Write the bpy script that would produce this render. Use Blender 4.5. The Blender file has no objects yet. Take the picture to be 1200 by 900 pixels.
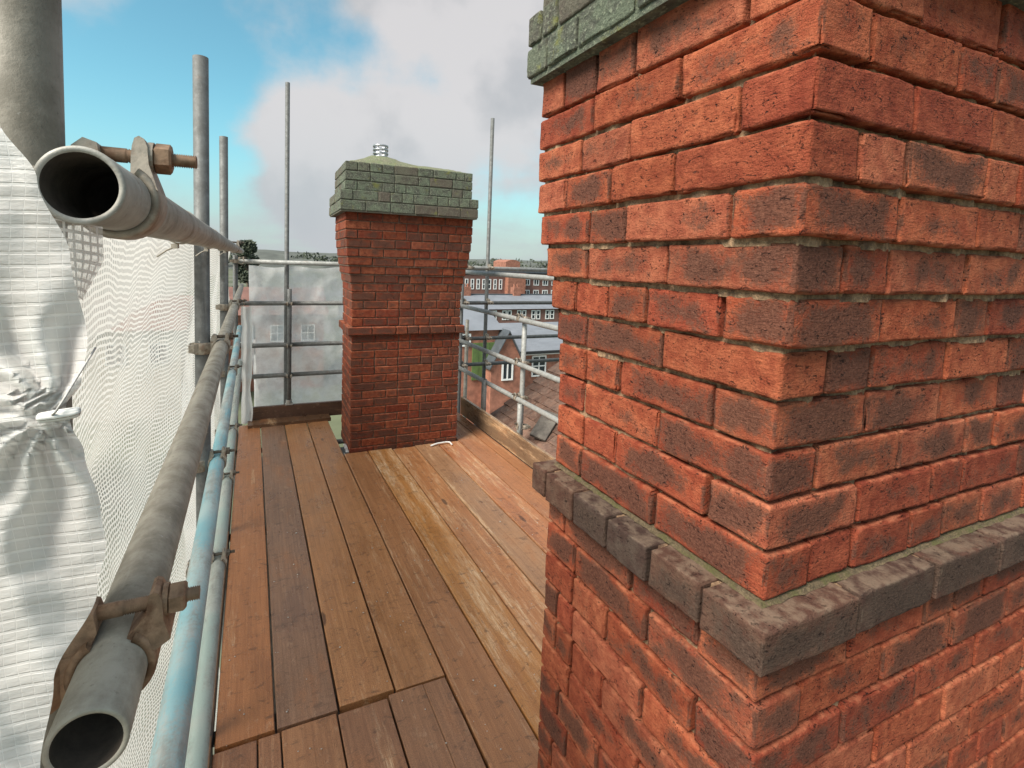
import bpy, math, random
import numpy as np
from mathutils import Vector, Matrix, noise
random.seed(7)
scene = bpy.context.scene
COL = scene.collection
R_ = math.radians

# ---------------------------------------------------------------- camera
EYE = Vector((0.0, 0.0, 1.78))
RIGHT = Vector((0.91952851, -0.39178828, 0.03113295))
DOWN = Vector((0.00019843, -0.07875121, -0.99689428))
FWD = Vector((0.39302326, 0.91667889, -0.07233625))
cam_d = bpy.data.cameras.new('camera')
cam = bpy.data.objects.new('camera', cam_d)
COL.objects.link(cam)
M = Matrix((RIGHT, -DOWN, -FWD)).transposed().to_4x4()
M.translation = EYE
cam.matrix_world = M
cam_d.sensor_fit = 'HORIZONTAL'
cam_d.sensor_width = 36.0
cam_d.lens = 575.97 * 36 / 1200
cam_d.shift_x = (600 - 541.19) / 1200
cam_d.shift_y = (348.75 - 450) / 1200
cam_d.clip_start = 0.02
cam_d.clip_end = 3000
scene.camera = cam

# ---------------------------------------------------------------- sun, exposure
SUN_FROM = Vector((-0.66, -0.24, 0.71)).normalized()
sun_d = bpy.data.lights.new('sun', 'SUN')
sun_d.energy = 2.9
sun_d.angle = R_(28)
sun_d.color = (1.0, 0.92, 0.82)
sun = bpy.data.objects.new('sun', sun_d)
COL.objects.link(sun)
sun.rotation_euler = SUN_FROM.to_track_quat('Z', 'Y').to_euler()
sun.location = (-6, -2, 9)
scene.view_settings.view_transform = 'Standard'
scene.view_settings.look = 'None'
scene.view_settings.gamma = 1.0
scene.view_settings.use_curve_mapping = False
scene.view_settings.exposure = 1.2
scene.cycles.max_bounces = 6
scene.cycles.diffuse_bounces = 3
scene.cycles.glossy_bounces = 2
scene.cycles.transparent_max_bounces = 10

# ---------------------------------------------------------------- node helper
class NT:
    def __init__(s, tree):
        s.t = tree
        s.n = tree.nodes
        s.l = tree.links
    def node(s, kind, **kw):
        n = s.n.new(kind)
        for k, v in kw.items():
            setattr(n, k, v)
        return n
    def put(s, sock, v):
        if v is None:
            return
        if isinstance(v, bpy.types.NodeSocket):
            s.l.new(v, sock)
        else:
            if isinstance(v, (tuple, list)) and sock.type == 'RGBA' and len(v) == 3:
                v = (*v, 1)
            sock.default_value = v
    def math(s, op, a, b=None, c=None, clamp=False):
        n = s.node('ShaderNodeMath', operation=op, use_clamp=clamp)
        s.put(n.inputs[0], a); s.put(n.inputs[1], b)
        if c is not None: s.put(n.inputs[2], c)
        return n.outputs[0]
    def vmath(s, op, a, b=None):
        n = s.node('ShaderNodeVectorMath', operation=op)
        s.put(n.inputs[0], a)
        if b is not None: s.put(n.inputs[1], b)
        return n.outputs['Value'] if op in ('DOT_PRODUCT', 'LENGTH') else n.outputs[0]
    def noise(s, vec, scale, detail=4, rough=0.55, w=None, dist=0.0):
        n = s.node('ShaderNodeTexNoise', noise_dimensions='4D' if w is not None else '3D')
        s.put(n.inputs['Vector'], vec); s.put(n.inputs['Scale'], scale)
        s.put(n.inputs['Detail'], detail); s.put(n.inputs['Roughness'], rough)
        s.put(n.inputs['Distortion'], dist)
        if w is not None: s.put(n.inputs['W'], w)
        return n.outputs['Fac']
    def voro(s, vec, scale, feature='F1', rand=1.0):
        n = s.node('ShaderNodeTexVoronoi', feature=feature)
        s.put(n.inputs['Vector'], vec); s.put(n.inputs['Scale'], scale)
        s.put(n.inputs['Randomness'], rand)
        return n.outputs['Distance']
    def ramp(s, x, a, b, lo=0.0, hi=1.0, smooth=True):
        n = s.node('ShaderNodeMapRange', clamp=True)
        n.interpolation_type = 'SMOOTHSTEP' if smooth else 'LINEAR'
        s.put(n.inputs['Value'], x)
        n.inputs['From Min'].default_value = a; n.inputs['From Max'].default_value = b
        n.inputs['To Min'].default_value = lo; n.inputs['To Max'].default_value = hi
        return n.outputs[0]
    def mix(s, fac, a, b, blend='MIX'):
        n = s.node('ShaderNodeMix', data_type='RGBA', blend_type=blend)
        s.put(n.inputs[0], fac); s.put(n.inputs[6], a); s.put(n.inputs[7], b)
        return n.outputs[2]
    def sep(s, v):
        n = s.node('ShaderNodeSeparateXYZ'); s.put(n.inputs[0], v)
        return n.outputs
    def comb(s, x, y, z):
        n = s.node('ShaderNodeCombineXYZ')
        s.put(n.inputs[0], x); s.put(n.inputs[1], y); s.put(n.inputs[2], z)
        return n.outputs[0]
    def mapping(s, v, scale=(1, 1, 1), loc=(0, 0, 0), rot=(0, 0, 0)):
        n = s.node('ShaderNodeMapping')
        s.put(n.inputs['Vector'], v)
        n.inputs['Scale'].default_value = scale
        n.inputs['Location'].default_value = loc
        n.inputs['Rotation'].default_value = rot
        return n.outputs[0]
    def bump(s, h, strength, dist, normal=None):
        n = s.node('ShaderNodeBump')
        n.inputs['Strength'].default_value = strength
        n.inputs['Distance'].default_value = dist
        s.put(n.inputs['Height'], h)
        if normal is not None: s.put(n.inputs['Normal'], normal)
        return n.outputs[0]

# ---------------------------------------------------------------- world: Nishita sky with broken cloud
def pix_dir(u, v):
    d = RIGHT * ((u - 541.19) / 575.97) + DOWN * ((v - 348.75) / 575.97) + FWD
    return d.normalized()
world = bpy.data.worlds.new('World')
scene.world = world
world.use_nodes = True
w = NT(world.node_tree)
w.n.clear()
sky = w.node('ShaderNodeTexSky', sky_type='NISHITA', sun_disc=False)
sky.sun_elevation = math.asin(SUN_FROM.z)
sky.sun_rotation = math.atan2(SUN_FROM.x, SUN_FROM.y)
sky.air_density = 1.0
sky.dust_density = 0.6
sky.ozone_density = 1.0
gen = w.vmath('NORMALIZE', w.node('ShaderNodeTexCoord').outputs['Generated'])
gs = w.sep(gen)
zz = w.math('ADD', w.math('MAXIMUM', gs[2], 0.0), 0.16)
plane = w.comb(w.math('DIVIDE', gs[0], zz), w.math('DIVIDE', gs[1], zz), 0.0)
n1 = w.noise(w.vmath('ADD', plane, (3.1, 7.7, 0)), 0.9, 7, 0.52, dist=0.25)
n2 = w.noise(w.vmath('ADD', gen, (1.3, 0.2, 5.0)), 5.5, 6, 0.55)
# clouds and clear gaps that stand in the part of the sky the photograph shows
acc = w.math('MULTIPLY', w.math('SUBTRACT', n1, 0.5), 1.5)
acc = w.math('ADD', acc, w.math('MULTIPLY', w.math('SUBTRACT', n2, 0.5), 1.7))
LOBES = [(430, 190, 13, 0.85), (540, 30, 15, 0.85), (330, 185, 9, 0.55), (170, 30, 9, 0.22),
         (140, 285, 12, 0.5), (190, 130, 13, -0.8), (470, 95, 8, -0.45), (400, 70, 7, -0.25),
         (610, 260, 7, -0.15), (700, 120, 14, 0.3)]
for (u, v, a, amt) in LOBES:
    d = w.vmath('DOT_PRODUCT', gen, tuple(pix_dir(u, v)))
    m = w.ramp(d, math.cos(R_(a)), 1.0, 0, amt)
    acc = w.math('ADD', acc, m)
cloud = w.ramp(w.math('ADD', acc, 0.17), -0.24, 0.56)
shade = w.noise(w.vmath('ADD', gen, (9.3, 2.2, 1.0)), 6.0, 5, 0.5)
ccol = w.mix(w.ramp(shade, 0.30, 0.56), (2.4, 2.38, 2.44), (3.2, 3.06, 3.06))
low = w.ramp(gs[2], 0.0, 0.30, 1, 0)
ccol = w.mix(w.math('MULTIPLY', low, 0.65), ccol, (2.15, 2.32, 2.52))
skyc = w.mix(1.0, sky.outputs[0], (0.60, 0.95, 0.80), 'MULTIPLY')
skyc = w.mix(w.math('MULTIPLY', low, 0.45), skyc, (1.6, 2.2, 2.55))
fin = w.mix(w.math('MULTIPLY', cloud, 0.93), skyc, ccol)
bg = w.node('ShaderNodeBackground')
fin = w.mix(w.ramp(gs[2], 0.0, 0.20, 0.72, 0.0), fin, (2.3, 2.42, 2.58))
w.put(bg.inputs[0], fin)
bg.inputs[1].default_value = 0.10
wo = w.node('ShaderNodeOutputWorld')
w.l.new(bg.outputs[0], wo.inputs[0])

# ---------------------------------------------------------------- materials
MATS = {}
def material(name):
    m = bpy.data.materials.new(name)
    m.use_nodes = True
    t = NT(m.node_tree)
    t.n.clear()
    out = t.node('ShaderNodeOutputMaterial')
    b = t.node('ShaderNodeBsdfPrincipled')
    t.l.new(b.outputs[0], out.inputs[0])
    MATS[name] = m
    return t, b, out
def objvec(t, k=40.0):
    tc = t.node('ShaderNodeTexCoord')
    oi = t.node('ShaderNodeObjectInfo')
    off = t.math('MULTIPLY', oi.outputs['Random'], k)
    v = t.vmath('ADD', tc.outputs['Object'], t.comb(off, t.math('MULTIPLY', off, 1.7), t.math('MULTIPLY', off, -0.6)))
    return tc, oi, v

def mat_brick(name, detail=1.0, lo=(.072, .034, .024), hi=(.165, .078, .053), arris=(.52, .20, .105), arris_amt=0.35, spk=(.50, .22, .13)):
    t, b, out = material(name)
    tc, oi, v = objvec(t)
    tint, patch = oi.outputs['Color'], oi.outputs['Alpha']
    g = t.sep(t.vmath('ABSOLUTE', t.vmath('MULTIPLY', t.vmath('SUBTRACT', tc.outputs['Generated'], (.5, .5, .5)), (2, 2, 2))))
    nn = t.sep(t.vmath('ABSOLUTE', tc.outputs['Normal']))
    ex = t.math('MULTIPLY', g[0], t.math('SUBTRACT', 1.0, t.math('MULTIPLY', nn[0], 1.4), clamp=True))
    ey = t.math('MULTIPLY', g[1], t.math('SUBTRACT', 1.0, t.math('MULTIPLY', nn[1], 1.4), clamp=True))
    e = t.math('MAXIMUM', t.math('POWER', g[2], 1.6), t.math('MAXIMUM', t.math('POWER', ex, 2.2), t.math('POWER', ey, 2.2)))
    big = t.noise(v, 11, 3, 0.5)
    mid = t.noise(v, 38, 5, 0.6)
    fine = t.noise(v, 230, 4, 0.65)
    drag = t.noise(t.mapping(v, (60, 60, 260)), 1.0, 3, 0.6, dist=0.8)
    # burnt heart of the face
    pm = t.math('ADD', t.math('MULTIPLY', e, -0.9), t.math('ADD', t.math('MULTIPLY', t.math('SUBTRACT', big, 0.5), 2.4), t.math('MULTIPLY', t.math('SUBTRACT', mid, 0.5), 1.5)))
    pm = t.math('ADD', pm, t.math('MULTIPLY', t.math('SUBTRACT', fine, 0.5), 1.3))
    pm = t.math('ADD', pm, t.math('MULTIPLY', t.math('SUBTRACT', patch, 0.5), 1.5))
    pm = t.ramp(pm, -0.50, 0.18)
    grit = t.noise(v, 520, 3, 0.7)
    c = t.mix(t.ramp(mid, 0.3, 0.72), t.mix(1.0, tint, (.70, .60, .60), 'MULTIPLY'), t.mix(1.0, tint, (1.15, 1.25, 1.22), 'MULTIPLY'))
    c = t.mix(t.math('MULTIPLY', t.ramp(drag, 0.46, 0.72), 0.5), c, t.mix(1.0, tint, (.48, .42, .44), 'MULTIPLY'))
    dark = t.mix(t.ramp(fine, 0.3, 0.7), lo, hi)
    c = t.mix(t.math('MULTIPLY', pm, t.ramp(patch, 0.05, 0.4, 0.0, 0.86)), c, dark)
    c = t.mix(t.ramp(grit, 0.34, 0.66, 0.0, 0.34), t.mix(1.0, c, (.66, .64, .64), 'MULTIPLY'), t.mix(1.0, c, (1.45, 1.5, 1.5), 'MULTIPLY'))
    # sandy speckle, creases and pits
    pit_n = t.noise(t.mapping(v, (120, 120, 200), (0, 0, 0), (0.3, 0.4, 0.2)), 1.0, 3, 0.62, dist=0.9)
    pits = t.math('MULTIPLY', t.ramp(pit_n, 0.60, 0.67), t.ramp(t.noise(v, 22, 3, 0.55), 0.36, 0.60))
    c = t.mix(t.math('MULTIPLY', pits, 0.9), c, (.022, .011, .009))
    c = t.mix(t.math('MULTIPLY', t.ramp(fine, 0.63, 0.78), 0.28), c, spk)
    smear = t.math('MULTIPLY', t.ramp(t.noise(v, 70, 5, 0.75), 0.68, 0.78), 0.42)
    c = t.mix(smear, c, (.40, .29, .21))
    edge_tone = t.math('MULTIPLY', t.ramp(t.math('ADD', e, t.math('MULTIPLY', t.math('SUBTRACT', mid, 0.5), 0.9)), 0.82, 1.05), arris_amt)  # brick edges blend to their own paler arris colour
    c = t.mix(edge_tone, c, arris)
    t.put(b.inputs['Base Color'], c)
    b.inputs['Roughness'].default_value = 0.9
    b.inputs['Specular IOR Level'].default_value = 0.2
    h = t.math('ADD', t.math('MULTIPLY', fine, 0.5), t.math('MULTIPLY', mid, 0.38))
    h = t.math('ADD', h, t.math('MULTIPLY', drag, 0.45))
    h = t.math('ADD', h, t.math('MULTIPLY', grit, 0.18))
    h = t.math('SUBTRACT', h, t.math('MULTIPLY', pits, 1.0))
    t.put(b.inputs['Normal'], t.bump(h, 1.0 * detail, 0.0055))
mat_brick('brick_red')
mat_brick('brick_collar', 0.8, (.048, .031, .024), (.11, .072, .054), (.26, .19, .135), 0.42, (.24, .18, .14))

def mat_lichen(name, c1, c2, c3, amt, blotch=(.33, .36, .26), browner=(.085, .062, .048), moss=0.75, bd=0.007):
    # masonry overgrown with lichen: a growth with its own shape, all over the piece
    t, b, out = material(name)
    tc, oi, v = objvec(t)
    big = t.noise(v, 16, 4, 0.6)
    fine = t.noise(v, 190, 4, 0.7)
    mid = t.noise(v, 60, 5, 0.65)
    c = t.mix(t.ramp(mid, 0.3, 0.7), c1, c2)
    c = t.mix(t.math('MULTIPLY', t.ramp(big, 0.42, 0.6), amt), c, c3)
    cr = t.math('MULTIPLY', t.ramp(t.noise(v, 120, 3, 0.6), 0.55, 0.66), 0.7)
    c = t.mix(cr, c, blotch)
    c = t.mix(t.math('MULTIPLY', t.ramp(fine, 0.56, 0.72), 0.6), c, (.035, .04, .03))
    c = t.mix(t.math('MULTIPLY', t.ramp(oi.outputs['Random'], 0.45, 0.95), 0.65), c, t.mix(mid, browner, tuple(x * 1.9 for x in browner)))
    c = t.mix(t.math('MULTIPLY', t.ramp(t.noise(v, 9, 5, 0.7), 0.59, 0.69), moss), c, (.20, .20, .05))
    t.put(b.inputs['Base Color'], c)
    b.inputs['Roughness'].default_value = 0.95
    h = t.math('ADD', fine, t.math('MULTIPLY', mid, 1.4))
    t.put(b.inputs['Normal'], t.bump(h, 1.0, bd))
mat_lichen('brick_lichen', (.060, .062, .048), (.145, .15, .112), (.15, .18, .12), 0.75, (.30, .33, .23))
mat_lichen('flaunching', (.13, .13, .085), (.25, .25, .16), (.17, .20, .10), 0.8, (.38, .38, .26))

def mat_simple(name, base, rough=0.8, var=0.25, scale=20, bumpd=0.002, bumps=0.4, metallic=0.0, stain=None, stain_amt=0.0, stain_scale=9, spec=0.4):
    t, b, out = material(name)
    tc, oi, v = objvec(t)
    n = t.noise(v, scale, 6, 0.65)
    lo = tuple(x * (1 - var) for x in base); hi = tuple(min(1, x * (1 + var)) for x in base)
    c = t.mix(t.ramp(n, 0.28, 0.72), lo, hi)
    if stain:
        c = t.mix(t.math('MULTIPLY', t.ramp(t.noise(v, stain_scale, 6, 0.65), 0.47, 0.66), stain_amt), c, stain)
    t.put(b.inputs['Base Color'], c)
    t.put(b.inputs['Roughness'], t.ramp(n, 0.2, 0.8, rough - 0.08, min(1, rough + 0.08)))
    b.inputs['Metallic'].default_value = metallic
    b.inputs['Specular IOR Level'].default_value = spec
    t.put(b.inputs['Normal'], t.bump(t.noise(v, scale * 3, 4, 0.6), bumps, bumpd))
    return t, b
mat_simple('dark_mortar', (.13, .08, .055), 0.95, 0.4, 60, 0.005, 1.0)
mat_simple('mortar', (.34, .215, .125), 0.95, 0.45, 110, 0.005, 1.0, stain=(.09, .052, .035), stain_amt=0.85, stain_scale=30)
mat_simple('mossy_mortar', (.19, .14, .08), 0.95, 0.45, 160, 0.008, 1.0, stain=(.13, .13, .04), stain_amt=0.8, stain_scale=25)
mat_simple('rusty_steel', (.30, .195, .125), 0.65, 0.35, 70, 0.0008, 0.6, 0.25, (.12, .055, .028), 0.75, 45)
mat_simple('coupler_steel', (.34, .30, .245), 0.6, 0.3, 55, 0.0008, 0.6, 0.3, (.17, .095, .055), 0.6, 30)
mat_simple('dark_coupler', (.12, .105, .085), 0.6, 0.35, 55, 0.0008, 0.6, 0.3, (.10, .055, .03), 0.6, 30)
mat_simple('white_plastic', (.74, .73, .70), 0.42, 0.06, 60, 0.0006, 0.3)
mat_simple('cord', (.55, .53, .5), 0.8, 0.15, 200, 0.001, 0.6)
mat_simple('cable_tie', (.42, .39, .33), 0.55, 0.2, 60, 0.0005, 0.3)
mat_simple('slate_roof', (.19, .205, .23), 0.65, 0.12, 1.2, 0.01, 0.3)
mat_simple('brick_wall_far', (.31, .135, .09), 0.9, 0.3, 3.5, 0.01, 0.3)
mat_simple('brick_wall_dark', (.20, .105, .085), 0.9, 0.25, 1.2, 0.01, 0.3)
mat_simple('render_pale', (.55, .50, .42), 0.9, 0.1, 1.2)
mat_simple('white_paint', (.78, .78, .76), 0.5, 0.05, 4)
mat_simple('green_paint', (.10, .155, .05), 0.6, 0.2, 3)
mat_simple('black_iron', (.02, .021, .023), 0.5, 0.2, 20)
mat_simple('glass_dark', (.03, .038, .045), 0.12, 0.2, 2, 0.001, 0.05)
mat_simple('lead_grey', (.075, .085, .095), 0.55, 0.15, 3)
mat_simple('concrete_pale', (.46, .44, .40), 0.9, 0.15, 5)
mat_simple('old_slab', (.12, .105, .09), 0.8, 0.3, 22, 0.003, 0.6, stain=(.22, .2, .17), stain_amt=0.6)
mat_simple('ground', (.105, .12, .07), 0.95, 0.4, 0.12, 0.05, 0.3, stain=(.16, .15, .13), stain_amt=0.9, stain_scale=0.05)
mat_simple('hill', (.10, .108, .095), 0.95, 0.35, 0.05, 0.2, 0.3)
mat_simple('leaf', (.05, .062, .038), 0.75, 0.4, 3)
mat_simple('bark', (.09, .07, .05), 0.95, 0.3, 12)
mat_simple('chrome', (.45, .46, .47), 0.35, 0.12, 30, 0.0005, 0.2, 0.8)

def mat_tile():
    t, b, out = material('clay_tile')
    tc, oi, v = objvec(t)
    n = t.noise(v, 14, 5, 0.65)
    base = t.mix(oi.outputs['Random'], (.15, .078, .052), (.235, .14, .10))
    c = t.mix(t.ramp(n, 0.35, 0.7), base, t.mix(1.0, base, (.55, .55, .58), 'MULTIPLY'))
    c = t.mix(t.math('MULTIPLY', t.ramp(t.noise(v, 45, 4, 0.7), 0.56, 0.68), 0.5), c, (.27, .245, .19))
    t.put(b.inputs['Base Color'], c)
    b.inputs['Roughness'].default_value = 0.85
    t.put(b.inputs['Normal'], t.bump(t.noise(v, 120, 4, 0.6), 0.5, 0.002))
mat_tile()

def mat_tube(name, base, dirt, streak, paint=None):
    t, b, out = material(name)
    tc, oi, v = objvec(t)
    n = t.noise(v, 24, 6, 0.68)
    fine = t.noise(v, 170, 4, 0.7)
    lon = t.noise(t.mapping(v, (60, 5, 60)), 1.0, 4, 0.6)
    c = t.mix(t.ramp(n, 0.3, 0.7), base, dirt)
    c = t.mix(t.math('MULTIPLY', t.ramp(lon, 0.5, 0.7), 0.45), c, streak)
    c = t.mix(t.math('MULTIPLY', t.ramp(fine, 0.60, 0.74), 0.55), c, tuple(x * 0.42 for x in dirt))
    c = t.mix(t.math('MULTIPLY', t.ramp(t.noise(v, 11, 5, 0.7), 0.60, 0.70), 0.35), c, (.19, .115, .07))
    c = t.mix(t.math('MULTIPLY', t.ramp(t.noise(v, 75, 3, 0.6), 0.70, 0.76), 0.6), c, (.52, .50, .46))
    if paint:
        pn = t.math('ADD', t.noise(t.mapping(v, (12, 2.2, 12)), 1.0, 5, 0.65), t.math('MULTIPLY', t.math('SUBTRACT', fine, 0.5), 0.35))
        pc = t.mix(t.ramp(t.noise(v, 5, 3, 0.5), 0.4, 0.65), paint[0], paint[1])
        c = t.mix(t.ramp(pn, 0.40, 0.60), c, pc)
    t.put(b.inputs['Base Color'], c)
    t.put(b.inputs['Roughness'], t.ramp(n, 0.25, 0.75, 0.52, 0.75))
    b.inputs['Metallic'].default_value = 0.12
    t.put(b.inputs['Normal'], t.bump(t.math('ADD', fine, t.math('MULTIPLY', n, 1.5)), 0.35, 0.0012))
mat_tube('tube_grey', (.43, .395, .33), (.25, .225, .18), (.52, .485, .41))
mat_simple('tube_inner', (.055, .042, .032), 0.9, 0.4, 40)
mat_tube('tube_olive', (.235, .215, .175), (.15, .135, .105), (.30, .275, .225))
mat_tube('tube_galv', (.345, .35, .335), (.225, .23, .215), (.44, .44, .42))
mat_tube('tube_dark', (.15, .155, .15), (.105, .105, .10), (.21, .215, .21))
mat_tube('tube_pale', (.43, .415, .375), (.28, .265, .23), (.50, .485, .45))
mat_tube('tube_blue', (.45, .47, .45), (.30, .32, .30), (.52, .53, .51), ((.24, .47, .53), (.44, .57, .57)))
mat_tube('tube_mint', (.40, .42, .38), (.27, .28, .25), (.46, .47, .43), ((.36, .45, .41), (.42, .44, .40)))

def mat_plank():
    t, b, out = material('plank_wood')
    tc, oi, v = objvec(t, 23.0)
    tint, wear = oi.outputs['Color'], oi.outputs['Alpha']  # alpha sets both bare worn timber and wet sheen painted as colour
    grain = t.noise(t.mapping(v, (85, 2.2, 85)), 1.0, 5, 0.62, dist=0.5)
    grain2 = t.noise(t.mapping(v, (260, 7, 260)), 1.0, 3, 0.6)
    blot = t.noise(t.mapping(v, (6, 2.4, 6)), 1.0, 6, 0.62)
    scuff = t.noise(t.mapping(v, (18, 34, 18)), 1.0, 5, 0.7, dist=0.7)
    c = t.mix(t.ramp(grain, 0.25, 0.75), t.mix(1.0, tint, (.80, .77, .75), 'MULTIPLY'), t.mix(1.0, tint, (1.14, 1.16, 1.16), 'MULTIPLY'))
    c = t.mix(t.math('MULTIPLY', t.ramp(grain2, 0.55, 0.8), 0.3), c, t.mix(1.0, tint, (.48, .44, .42), 'MULTIPLY'))
    c = t.mix(t.math('MULTIPLY', t.ramp(blot, 0.48, 0.70), 0.5), c, t.mix(1.0, tint, (.58, .58, .62), 'MULTIPLY'))
    c = t.mix(t.math('MULTIPLY', t.ramp(blot, 0.47, 0.30), 0.45), c, (.46, .19, .075))
    strk = t.noise(t.mapping(v, (11, 0.9, 11)), 1.0, 5, 0.62, dist=0.3)
    fl = t.noise(t.mapping(v, (110, 11, 110)), 1.0, 5, 0.72, dist=0.4)
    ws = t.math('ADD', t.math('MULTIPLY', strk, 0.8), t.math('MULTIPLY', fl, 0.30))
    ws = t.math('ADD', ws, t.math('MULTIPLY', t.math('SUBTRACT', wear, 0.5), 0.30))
    c = t.mix(t.math('MULTIPLY', t.ramp(ws, 0.56, 0.78), 0.9), c, t.mix(t.ramp(fl, 0.35, 0.65), (.66, .34, .13), (.86, .63, .40)))  # pale streaks: worn timber together with wet sky reflections painted into the colour
    c = t.mix(t.math('MULTIPLY', t.ramp(scuff, 0.54, 0.70), 0.6), c, (.085, .048, .03))
    c = t.mix(t.math('MULTIPLY', t.ramp(t.noise(t.mapping(v, (26, 14, 26)), 1.0, 5, 0.7), 0.58, 0.72), 0.4), c, (.60, .40, .25))
    fine_ = t.noise(v, 330, 3, 0.7)
    c = t.mix(t.ramp(fine_, 0.34, 0.66, 0.0, 0.4), t.mix(1.0, c, (.60, .58, .58), 'MULTIPLY'), t.mix(1.0, c, (1.6, 1.62, 1.62), 'MULTIPLY'))
    sp = t.noise(v, 140, 3, 0.6)
    c = t.mix(t.math('MULTIPLY', t.ramp(sp, 0.70, 0.76), 0.6), c, (.55, .47, .38))
    kv = t.voro(t.mapping(v, (4.2, 1.15, 0.0)), 1.0)
    c = t.mix(t.math('MULTIPLY', t.ramp(kv, 0.075, 0.045), 0.75), c, (.05, .024, .014))
    t.put(b.inputs['Base Color'], c)
    t.put(b.inputs['Roughness'], t.ramp(blot, 0.3, 0.7, 0.48, 0.24))
    b.inputs['Specular IOR Level'].default_value = 0.5
    h = t.math('ADD', t.math('MULTIPLY', grain, 0.8), t.math('ADD', t.math('MULTIPLY', grain2, 0.4), t.math('MULTIPLY', scuff, 0.7)))
    t.put(b.inputs['Normal'], t.bump(h, 0.5, 0.003))
mat_plank()

def mat_net(name, cell, strand, film, see, band=None, warp=0.0, tint=(.80, .79, .77), stretch=1.0, upright=0.8):
    # woven mesh sheet: opaque strands over a thin half clear film; UV in metres
    m = bpy.data.materials.new(name); m.use_nodes = True
    MATS[name] = m
    t = NT(m.node_tree); t.n.clear()
    out = t.node('ShaderNodeOutputMaterial')
    uvn = t.node('ShaderNodeTexCoord')
    uv = uvn.outputs['UV']
    s = t.sep(uv)
    wv = t.math('MULTIPLY', t.math('SUBTRACT', t.noise(t.mapping(uv, (5, 3.0, 1)), 1.0, 3, 0.5), 0.5), warp)
    wu = t.math('MULTIPLY', t.math('SUBTRACT', t.noise(t.mapping(uv, (4, 6, 1), (5, 2, 0)), 1.0, 3, 0.5), 0.5), warp)
    U = t.math('DIVIDE', t.math('ADD', s[0], wu), cell)
    V = t.math('DIVIDE', t.math('ADD', s[1], wv), cell * stretch)
    def line(x, wd):
        f = t.math('ABSOLUTE', t.math('SUBTRACT', t.math('FRACT', x), 0.5))
        return t.ramp(f, 0.5 - wd, 0.5 - wd * 0.55)
    wn = t.noise(t.mapping(uv, (40, 40, 1)), 1.0, 2, 0.5)
    gu, gv = line(U, strand * upright), line(V, strand)
    net = t.math('MAXIMUM', gu, gv)
    cov = t.math('ADD', net, t.math('MULTIPLY', t.math('SUBTRACT', 1.0, net), t.ramp(t.noise(t.mapping(uv, (7, 7, 1)), 1.0, 4, 0.6), 0.3, 0.7, see[0], see[1])))
    if band is not None:
        bm = t.ramp(s[1], band[0], band[0] + 0.004)
        cov = t.math('MAXIMUM', cov, t.math('MULTIPLY', bm, band[1]))
    dif = t.node('ShaderNodeBsdfDiffuse'); tr = t.node('ShaderNodeBsdfTranslucent')
    tp = t.node('ShaderNodeBsdfTransparent'); gl = t.node('ShaderNodeBsdfGlossy')
    gl.inputs['Roughness'].default_value = 0.35
    col = t.mix(t.math('MULTIPLY', net, 1.0), film, tint)
    dirt = t.ramp(t.noise(t.mapping(uv, (3, 3, 1)), 1.0, 5, 0.65), 0.45, 0.75)
    col = t.mix(t.math('MULTIPLY', dirt, 0.35), col, (.50, .47, .42))
    t.put(dif.inputs[0], col); t.put(tr.inputs[0], col)
    nb = t.bump(t.math('ADD', t.math('MULTIPLY', net, 1.2), t.math('MULTIPLY', t.noise(t.mapping(uv, (60, 150, 1)), 1.0, 4, 0.65), 1.2)), 0.5, 0.0018)
    t.put(dif.inputs['Normal'], nb); t.put(gl.inputs['Normal'], nb)
    m1 = t.node('ShaderNodeMixShader'); m1.inputs[0].default_value = 0.5
    t.l.new(dif.outputs[0], m1.inputs[1]); t.l.new(tr.outputs[0], m1.inputs[2])
    m3 = t.node('ShaderNodeMixShader'); m3.inputs[0].default_value = 0.025
    t.l.new(m1.outputs[0], m3.inputs[1]); t.l.new(gl.outputs[0], m3.inputs[2])
    m2 = t.node('ShaderNodeMixShader')
    t.put(m2.inputs[0], cov)
    t.l.new(tp.outputs[0], m2.inputs[1]); t.l.new(m3.outputs[0], m2.inputs[2])
    t.l.new(m2.outputs[0], out.inputs[0])
mat_net('debris_net', 0.0118, 0.27, (.52, .51, .49), (0.26, 0.55), band=(1.655, 0.93), warp=0.08, tint=(.80, .785, .75))
mat_net('near_sheet', 0.0062, 0.16, (.85, .84, .81), (0.94, 1.0), warp=0.026, tint=(.97, .96, .93), stretch=1.2, upright=0.28)
mat_net('clear_sheet', 0.012, 0.05, (.96, .96, .95), (0.60, 0.93), warp=0.05, tint=(.93, .93, .92))
mat_net('folded_sheet', 0.012, 0.05, (.88, .87, .85), (0.95, 1.0), warp=0.02, tint=(.92, .91, .89))

# ---------------------------------------------------------------- object helpers
def mesh_of(verts, faces, mat=None, smooth=False, name='mesh', uv=None):
    me = bpy.data.meshes.new(name)
    me.from_pydata([tuple(v) for v in verts], [], faces)
    if mat: me.materials.append(MATS[mat])
    if smooth:
        me.polygons.foreach_set('use_smooth', [True] * len(me.polygons))
    if uv is not None:
        lay = me.uv_layers.new(name='UVMap')
        idx = np.empty(len(me.loops), dtype=np.int32)
        me.loops.foreach_get('vertex_index', idx)
        lay.data.foreach_set('uv', np.asarray(uv, dtype=np.float32)[idx].ravel())
    me.update()
    return me
def link(name, me, parent=None, loc=(0, 0, 0), rot=(0, 0, 0)):
    o = bpy.data.objects.new(name, me)
    COL.objects.link(o)
    o.location = loc; o.rotation_euler = rot
    if parent is not None: o.parent = parent
    return o
def tag(o, label=None, cat=None, group=None, kind=None):
    if label: o['label'] = label
    if cat: o['category'] = cat
    if group: o['group'] = group
    if kind: o['kind'] = kind
    return o
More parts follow.
